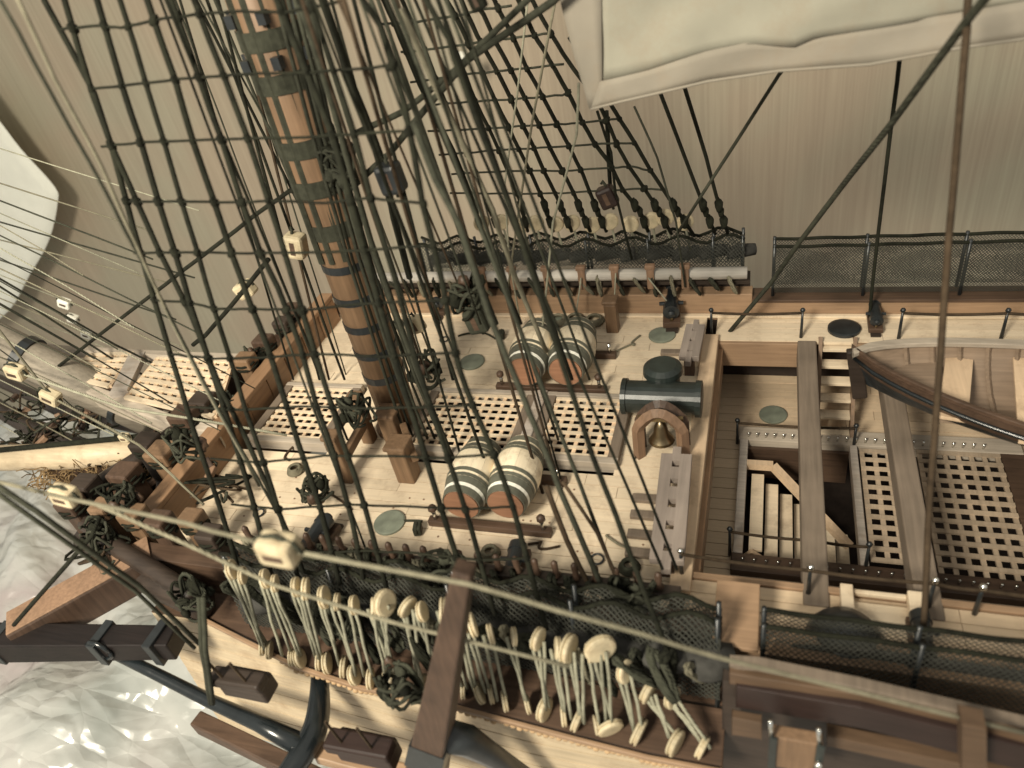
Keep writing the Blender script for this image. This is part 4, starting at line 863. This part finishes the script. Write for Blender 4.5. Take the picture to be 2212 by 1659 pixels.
lerp2 = lambda a, b, t: (a[0]+(b[0]-a[0])*t, a[1]+(b[1]-a[1])*t)
sail_sheet('cloth', [[Q(*lerp2(a, b, t), 38) for a, b in zip(topl, seam)] for t in [i/12 for i in range(13)]], 'sail', sl, .12)
sail_sheet('hem', [[Q(*lerp2(a, b, t), 37.93) for a, b in zip([(u, v-3) for u, v in seam], foot)] for t in [i/4 for i in range(5)]], 'hem', sl, .12)
lt = resample([(1200, -160), (1210, 0), (1240, 120), (1272, 236)], 14); lr = resample([(1300, -160), (1300, 0), (1300, 180), (1298, 232)], 14)
sail_sheet('side_hem', [[Q(*lerp2(a, b, t), 37.9) for t in (0, .25, .5, .75, 1)] for a, b in zip(lt, lr)], 'hem', sl, .08)
obj(MB().tube([Q(*p, 37.5) for p in foot], .07, 6), 'bolt_rope', 'hem', sl, smooth=True)
pass
hs2 = thing('head_sail', 'bright white head sail at the left edge behind thin lines', 'sail', Q(60, 600, 70))
ed = catm([(-60, 180, 0), (0, 262, 0), (60, 340, 0), (118, 405, 0), (124, 440, 0), (105, 520, 0), (60, 600, 0), (20, 670, 0), (-60, 730, 0)], 4)
rows_ = []
for p in ed:
    rows_.append([Q(p.x*(1-t) + (-260)*t, p.y + (450-p.y)*t*.5, 92) + Vector((0, 1.5*math.sin(t*3), 0)) for t in (0, .1, .25, .5, .75, 1)])
sail_sheet('cloth', rows_, 'wsail', hs2, .1)
# ================================================================ STANDING AND RUNNING ROPES
def RP(lab, pts, r, m='rope3', group=None, amp=.02, nm='rope'):
    return rope(lab, [Q(u, v, y) for u, v, y in pts], r, m, name=nm, group=group, amp=amp)
RP('thick dark stay rising to the upper middle, upper strand', [(1215, -60, 37), (1139, 0, 37), (985, 150, 37), (873, 240, 37), (770, 287, 37)], .18, 'rope2', nm='stay')
RP('thick dark stay rising to the upper middle, lower strand', [(1260, -60, 37), (1194, 3, 37), (1010, 130, 37), (921, 232, 36.5), (839, 335, 36), (753, 410, 36)], .2, 'rope2', nm='stay')
RP('lower forestay running down left from the mast to the bowsprit', [(753, 408, 36), (625, 413, 36), (547, 468, 36.5), (437, 553, 37), (321, 642, 37), (205, 731, 37), (120, 796, 37)], .15, 'rope', nm='stay')
RP('short dark line joining shrouds left of the foremast', [(580, 560, 36), (506, 653, 36), (444, 724, 36), (417, 745, 36)], .17, 'rope')
RP('diagonal brown line from the sail to the near gangway, crossing the far netting', [(2160, -40, 30), (2087, 47, 32), (1923, 270, 38), (1806, 420, 43), (1725, 526, 46.5), (1667, 609, 49), (1565, 730, 50)], .17, 'rope2')
RP('black line dropping vertically to the far carronade', [(1943, 130, 46), (1926, 270, 48), (1886, 599, 50.5), (1877, 705, 51)], .12, 'rope')
RP('brown line dropping past the boat to the near carronade', [(2092, -40, 34), (2087, 66, 32), (2072, 255, 31), (2050, 511, 30), (2032, 759, 28), (2010, 1051, 25.5), (1996, 1327, 23), (1993, 1390, 22.4)], .14, 'rope5')
RP('thin tan line from the sail foot down to the far rail end', [(1700, 140, 46), (1683, 161, 46), (1462, 506, 51)], .12, 'rope2')
RP('crossing tan line over the deck beside the chimney', [(1393, 960, 36), (1290, 1110, 32), (1205, 1276, 26)], .1, 'rope5')
RP('faint dark wire crossing the wall behind the far shrouds', [(1420, 255, 100), (1750, 345, 100), (2120, 440, 100), (2212, 470, 100)], .09, 'rope2')
RP('long grey line in the foreground from the large cream block to the right', [(640, 1192, 13.5), (1010, 1262, 14), (1300, 1345, 14.5), (1560, 1422, 15.5), (2240, 1590, 17)], .095, 'rope3')
RP('long tan line in the foreground from the left edge to the cream block', [(-30, 1035, 15), (140, 1075, 15), (400, 1130, 14), (590, 1182, 13.5)], .095, 'rope3')
RP('long tan line under the cream block running down to the channel', [(190, 1082, 15), (380, 1165, 15), (590, 1262, 15), (850, 1345, 15), (1230, 1440, 15.5)], .095, 'rope3')
RP('dark double line at the lower left from the edge to the bow, upper', [(-20, 1040, 14), (80, 1105, 14), (300, 1265, 15), (430, 1390, 16)], .13, 'rope2')
RP('dark double line at the lower left from the edge to the bow, lower', [(-20, 1055, 14), (75, 1122, 14), (290, 1275, 15), (420, 1400, 16)], .11, 'rope2')
RP('dark line from the cathead top up to the timber heads', [(30, 1350, 15), (200, 1155, 18), (215, 1120, 19)], .13, 'rope')
for k in range(2): RP(('left', 'right')[k] + ' dark tackle line from the bow rail down to the anchor shank', [(430 + k*9, 1290, 16.5), (436 + k*8, 1400, 15), (455 + k*5, 1520, 14.4)], .14, 'rope2', 'tackle lines to the anchor')
RP('tan line from the small block down to the long pale spar', [(35, 803, 30), (260, 880, 30), (420, 905, 31), (620, 940, 33)], .1, 'rope4')
RP('tan line from the left edge past the small block to the bow', [(-20, 690, 30), (110, 857, 30), (300, 960, 28), (440, 1090, 26)], .1, 'rope3')
for k, (a, b, c, d) in enumerate([(0, 320, 430, 455), (0, 395, 330, 500), (0, 430, 330, 560), (0, 455, 300, 590), (0, 520, 360, 610), (0, 560, 380, 690), (0, 590, 420, 760), (0, 640, 330, 780), (0, 480, 420, 600), (0, 660, 250, 760)]):
    RP(ORD[k] + ' line from the top of the thin fan across the white head sail', [(a-40, b-12, 44), (c, d, 42)], .05 + .012*(k % 3), ('rope4', 'rope3', 'rope2')[k % 3], 'thin lines across the head sail')
for k, (v0, v1) in enumerate([(600, 780), (640, 800), (585, 745), (680, 850)]): RP(ORD[k] + ' of the dark lines along the far side of the bowsprit', [(-30, v0, 40), (250, v1, 40), (350, v1+50, 40)], .1, 'rope', 'dark lines along the bowsprit')
bk = [[(0, 0), (110, 200), (230, 420), (345, 640), (470, 880), (640, 1180)], [(30, -20), (120, 170), (220, 360), (330, 610), (440, 830), (560, 1050)], [(85, 410)*1 and (250, 480), (300, 560), (370, 720), (430, 880)]]
for k, L in enumerate(bk[:2]): RP(('tan backstay from the top left corner, outer of two', 'tan backstay from the top left corner, inner of two')[k], [(u, v, 22) for u, v in L], .075, 'rope3' if k else 'rope2')
RP('brown cable lying in front of the wall at upper left', [(-20, 195, 105), (60, 215, 105), (150, 262, 105), (210, 290, 105), (260, 280, 105), (330, 240, 105), (390, 190, 105)], .35, 'rope5', nm='cable')
# bundles of running rigging around the mast
run = []
for k in range(38):
    u0 = 345 + k*16.5 + random.uniform(-6, 6) + (40 if k > 14 else 0); sl_ = random.uniform(.27, .44); v1 = random.choice((820, 950, 1080, 1230, 700)); u1 = u0 + sl_*v1 + random.uniform(-40, 40); y0 = random.uniform(38.5, 44) if 360 < u0 < 640 else random.uniform(26, 36)
    v1 = 820 if y0 > 38 else v1; y1 = y0 if y0 > 38 else random.uniform(30, 37)
    if v1 > 1200: y1 = 23.4
    rope('thin running line dropping beside the foremast among the shrouds', [Q(u0-18, -50, y0), Q((u0-18+u1)/2, (v1-50)/2, (y0+y1)/2), Q(u1, v1, y1)], random.choice((.06, .08, .1)), random.choice(('rope2', 'rope', 'rope', 'rope5', 'rope2', 'rope3')), group='running lines beside the foremast')
    bpy.context.scene.collection.objects[-1]['label'] = ORD[k] + ' from the left of the thin running lines dropping beside the foremast'
for L, r, m, y, lab in (([(866, 20), (938, 181), (986, 280), (1064, 455), (1109, 590), (1180, 760)], .14, 'rope3', (30, 35), 'thick tan rope falling right of the foremast'),
    ([(893, 263), (941, 386), (993, 489), (1058, 683), (1109, 807), (1161, 933), (1208, 1053), (1310, 1290)], .14, 'rope2', (26, 22), 'thick dark rope ending beside the near casks'),
    ([(640, -20), (720, 230), (800, 520), (900, 800), (985, 1010)], .16, 'rope2', (30, 34), 'dark rope in the bundle behind the foremast'),
    ([(690, -20), (760, 180), (830, 360), (850, 470), (885, 600)], .2, 'rope', (33, 36), 'black pendant with block below the stay'),
    ([(1140, 0), (1118, 200), (1090, 400), (1100, 560), (1125, 700)], .07, 'rope4', (46, 50), 'thin pale line in front of the far shrouds'),
    ([(1200, 0), (1150, 260), (1120, 460), (1095, 640)], .09, 'rope3', (45, 50), 'pale grey line crossing the far shrouds'),
    ([(1250, 180), (1246, 290), (1195, 480), (1165, 780), (1160, 860)], .09, 'rope4', (44, 46), 'pale line running down to the left far cask'),
    ([(1290, 240), (1320, 330), (1330, 420), (1365, 560)], .1, 'rope', (50, 52), 'black line ending at the purple brown block'),
    ([(1310, 240), (1318, 400)], .16, 'rope', (51, 52), 'black pendant holding the purple brown block'),
    ([(1370, 230), (1420, 340), (1460, 480), (1480, 620)], .08, 'rope2', (50, 51), 'thin line right of the purple brown block'),
    ([(1330, 590), (1325, 700)], .06, 'rope4', (51, 50), 'pale line hanging from the far handrail to the bitt post'),
    ([(1255, 600), (1243, 690)], .06, 'rope4', (51, 50), 'pale line hanging from the far handrail to a coil'),
    ([(1400, 600), (1440, 650)], .06, 'rope4', (51, 50), 'pale line hanging from the far handrail to the carronade'),
    ([(1180, 1050), (1225, 1170), (1290, 1300)], .14, 'rope5', (24, 23), 'brown rope ending at the near pin rail'),
    ([(1215, 1040), (1290, 1150), (1350, 1290)], .1, 'rope5', (24, 23), 'thin brown rope ending at the near pin rail right of the casks')):
    n_ = len(L); rope(lab, [Q(u, v, y[0] + (y[1]-y[0])*i/(n_-1)) for i, (u, v) in enumerate(L)], r, m)
for k in range(6):
    rope(ORD[k] + ' from the left of the dark ropes bundled along the right side of the foremast', [Q(590 + 13*k, -30, 34.5), Q(668 + 12*k + 4*(k % 2), 270, 34.5), Q(752 + 12*k - 3*(k % 2), 560, 34.7), Q(838 + 13*k, 830, 35), Q(890 + 16*k, 985, 35.5)], (.11, .09, .12)[k % 3], ('rope2', 'rope', 'rope2')[k % 3], group='ropes bundled along the foremast')
for k in range(22):
    v0 = 470 + k*24; u1 = 180 + 37*((k*7) % 11); v1 = v0 + 60 + (u1*.36) + 13*((k*5) % 4)
    RP(ORD[k] + ' from the top of the fine lines between left edge and bow', [(-30, v0, 36), (u1*.5, (v0+v1)/2 + 6, 34), (u1, v1, 32)], (.045, .06, .05)[k % 3], ('rope3', 'rope2', 'rope4', 'rope')[k % 4], 'fine lines from the left edge to the bow')
for k, (u, v) in enumerate([(40, 880), (110, 925), (190, 915), (250, 985), (60, 955), (340, 1040), (480, 1050), (230, 1200)]):
    c = at(u, v, -.5 if k < 6 else 1.5); g = thing('rope_tangle', 'dark tangle of rope and small timber under the bowsprit, ' + ORD[k] + ' of the bow tangles', 'rope tangle', c, 'rope tangles at the bow')
    for j in range(7):
        pts = [c + Vector((random.uniform(-2, 2), random.uniform(-1.6, 1.6), random.uniform(-1.2, 1.2))) for q in range(4)]; obj(MB().tube(catm(pts, 4), .1, 5), 'turn', ('rope', 'rope2', 'rope5')[j % 3], g, smooth=True)
    for j in range(3):
        q = c + Vector((random.uniform(-1.3, 1.3), random.uniform(-1, 1), random.uniform(-.8, .8))); obj(MB().bar(q, q + Vector((random.uniform(-1, 1), random.uniform(.3, 1), random.uniform(.1, .6))), .5, .45), 'chock', ('walnut_z', 'darkwood', 'kevel')[j], g, bevel=.08)
# bright blocks seen far behind the rigging at the top
o = put(MB().box(-1.5, 1.5, -.6, .6, -3.4, 3.4).mesh('white_card', 'bone'), 'white_card', loc=Q(880, 5, 100)); tag(o, 'left of two bright white cards on the wall behind the rigging', 'card')
o = put(MB().box(-2, 2, -.6, .6, -4, 4).mesh('white_card', 'bone'), 'white_card', loc=Q(905, 0, 100)); tag(o, 'right of two bright white cards on the wall behind the rigging', 'card')
o = put(MB().ball((0, 0, 0), .8, n=10).mesh('white_bead', 'bone', True), 'white_bead', loc=Q(997, 125, 90)); tag(o, 'small bright white bead behind the dark stays', 'bead')

# ================================================================ LOOSE GEAR ON DECK
rb = MB().tube([Vector((math.cos(a*.52)*.38, math.sin(a*.52)*.38, .1)) for a in range(13)], .07, 5).mesh('ring', 'black', True)
GEAR = [(720, 700), (790, 695), (860, 705), (960, 700), (690, 760), (880, 745), (960, 735), (1065, 770), (1085, 730), (1350, 735), (1385, 705), (640, 1020), (720, 1105), (905, 1150), (985, 1175), (1200, 1190), (1290, 1210), (560, 1110), (600, 1150), (850, 1190), (1060, 1200), (1360, 1230)]
GEAR = sorted(GEAR)[::2]
for k, (u, v) in enumerate(GEAR):
    c = at(u, v, .02)
    if k % 3 == 0:
        o = put(rb, 'ring_bolt', loc=c, rot=(0, 0, k)); tag(o, 'iron ring bolt lying flat, ' + ORD[k] + ' from the left among the small deck fittings', 'ring bolt', 'small fittings scattered on the forecastle deck')
    elif k % 3 == 1:
        coil('small rope coil lying on deck, ' + ORD[k] + ' from the left among the small deck fittings', c, .55, ('rope2', 'rope3', 'rope5')[k % 2], 'small fittings scattered on the forecastle deck')
    else:
        block('small single block lying on deck, ' + ORD[k] + ' from the left among the small deck fittings', c + Vector((0, 0, .35)), (math.cos(k), math.sin(k), .1), .55, ('walnut', 'kevel', 'rope2')[k % 3], 'small fittings scattered on the forecastle deck')
for k, (u, v, du, dv) in enumerate([(1140, 1170, 60, 15), (900, 1120, -80, 30), (1300, 1150, 70, 40), (700, 1050, 60, 60), (1000, 720, 90, 10), (1330, 760, 60, -30), (650, 930, -30, 70)]):
    pts = catm([at(u + du*t + 14*math.sin(t*7 + k), v + dv*t + 6*math.cos(t*9), .1) for t in (0, .2, .4, .6, .8, 1)], 5)
    tag(obj(MB().tube(pts, .085, 5), 'loose_rope', ('rope5', 'rope2', 'rope3')[k % 3], smooth=True), ('short brown', 'dark green', 'tan', 'brown', 'dark', 'pale', 'thin brown')[k] + ' rope end lying on deck ' + ('right of the near casks', 'left of the near casks', 'beside the pierced rail', 'by the foremast bitts', 'near the far waterway', 'right of the far casks', 'beside the forward grating')[k], 'rope')
# forecastle carronades peeking between the near and far rails
carronade('dark carronade on the far side left of the far casks', at(960, 668, 0), math.pi/2, .95)
carronade('dark carronade at the near rail left of the casks', at(700, 1180, 0), -math.pi/2-.1, .95)
carronade('dark carronade at the near rail below the casks', at(1120, 1240, 0), -math.pi/2+.05, .9)
nail = MB().tube([(0, 0, 0), (0, 0, .03)], .07, 6).mesh('treenail', 'kevel')
for k in range(60):
    put(nail, 'treenail', hull, loc=(random.uniform(-37, -5.5), YN + pw*(random.randint(1, 9)) + .4, .012))
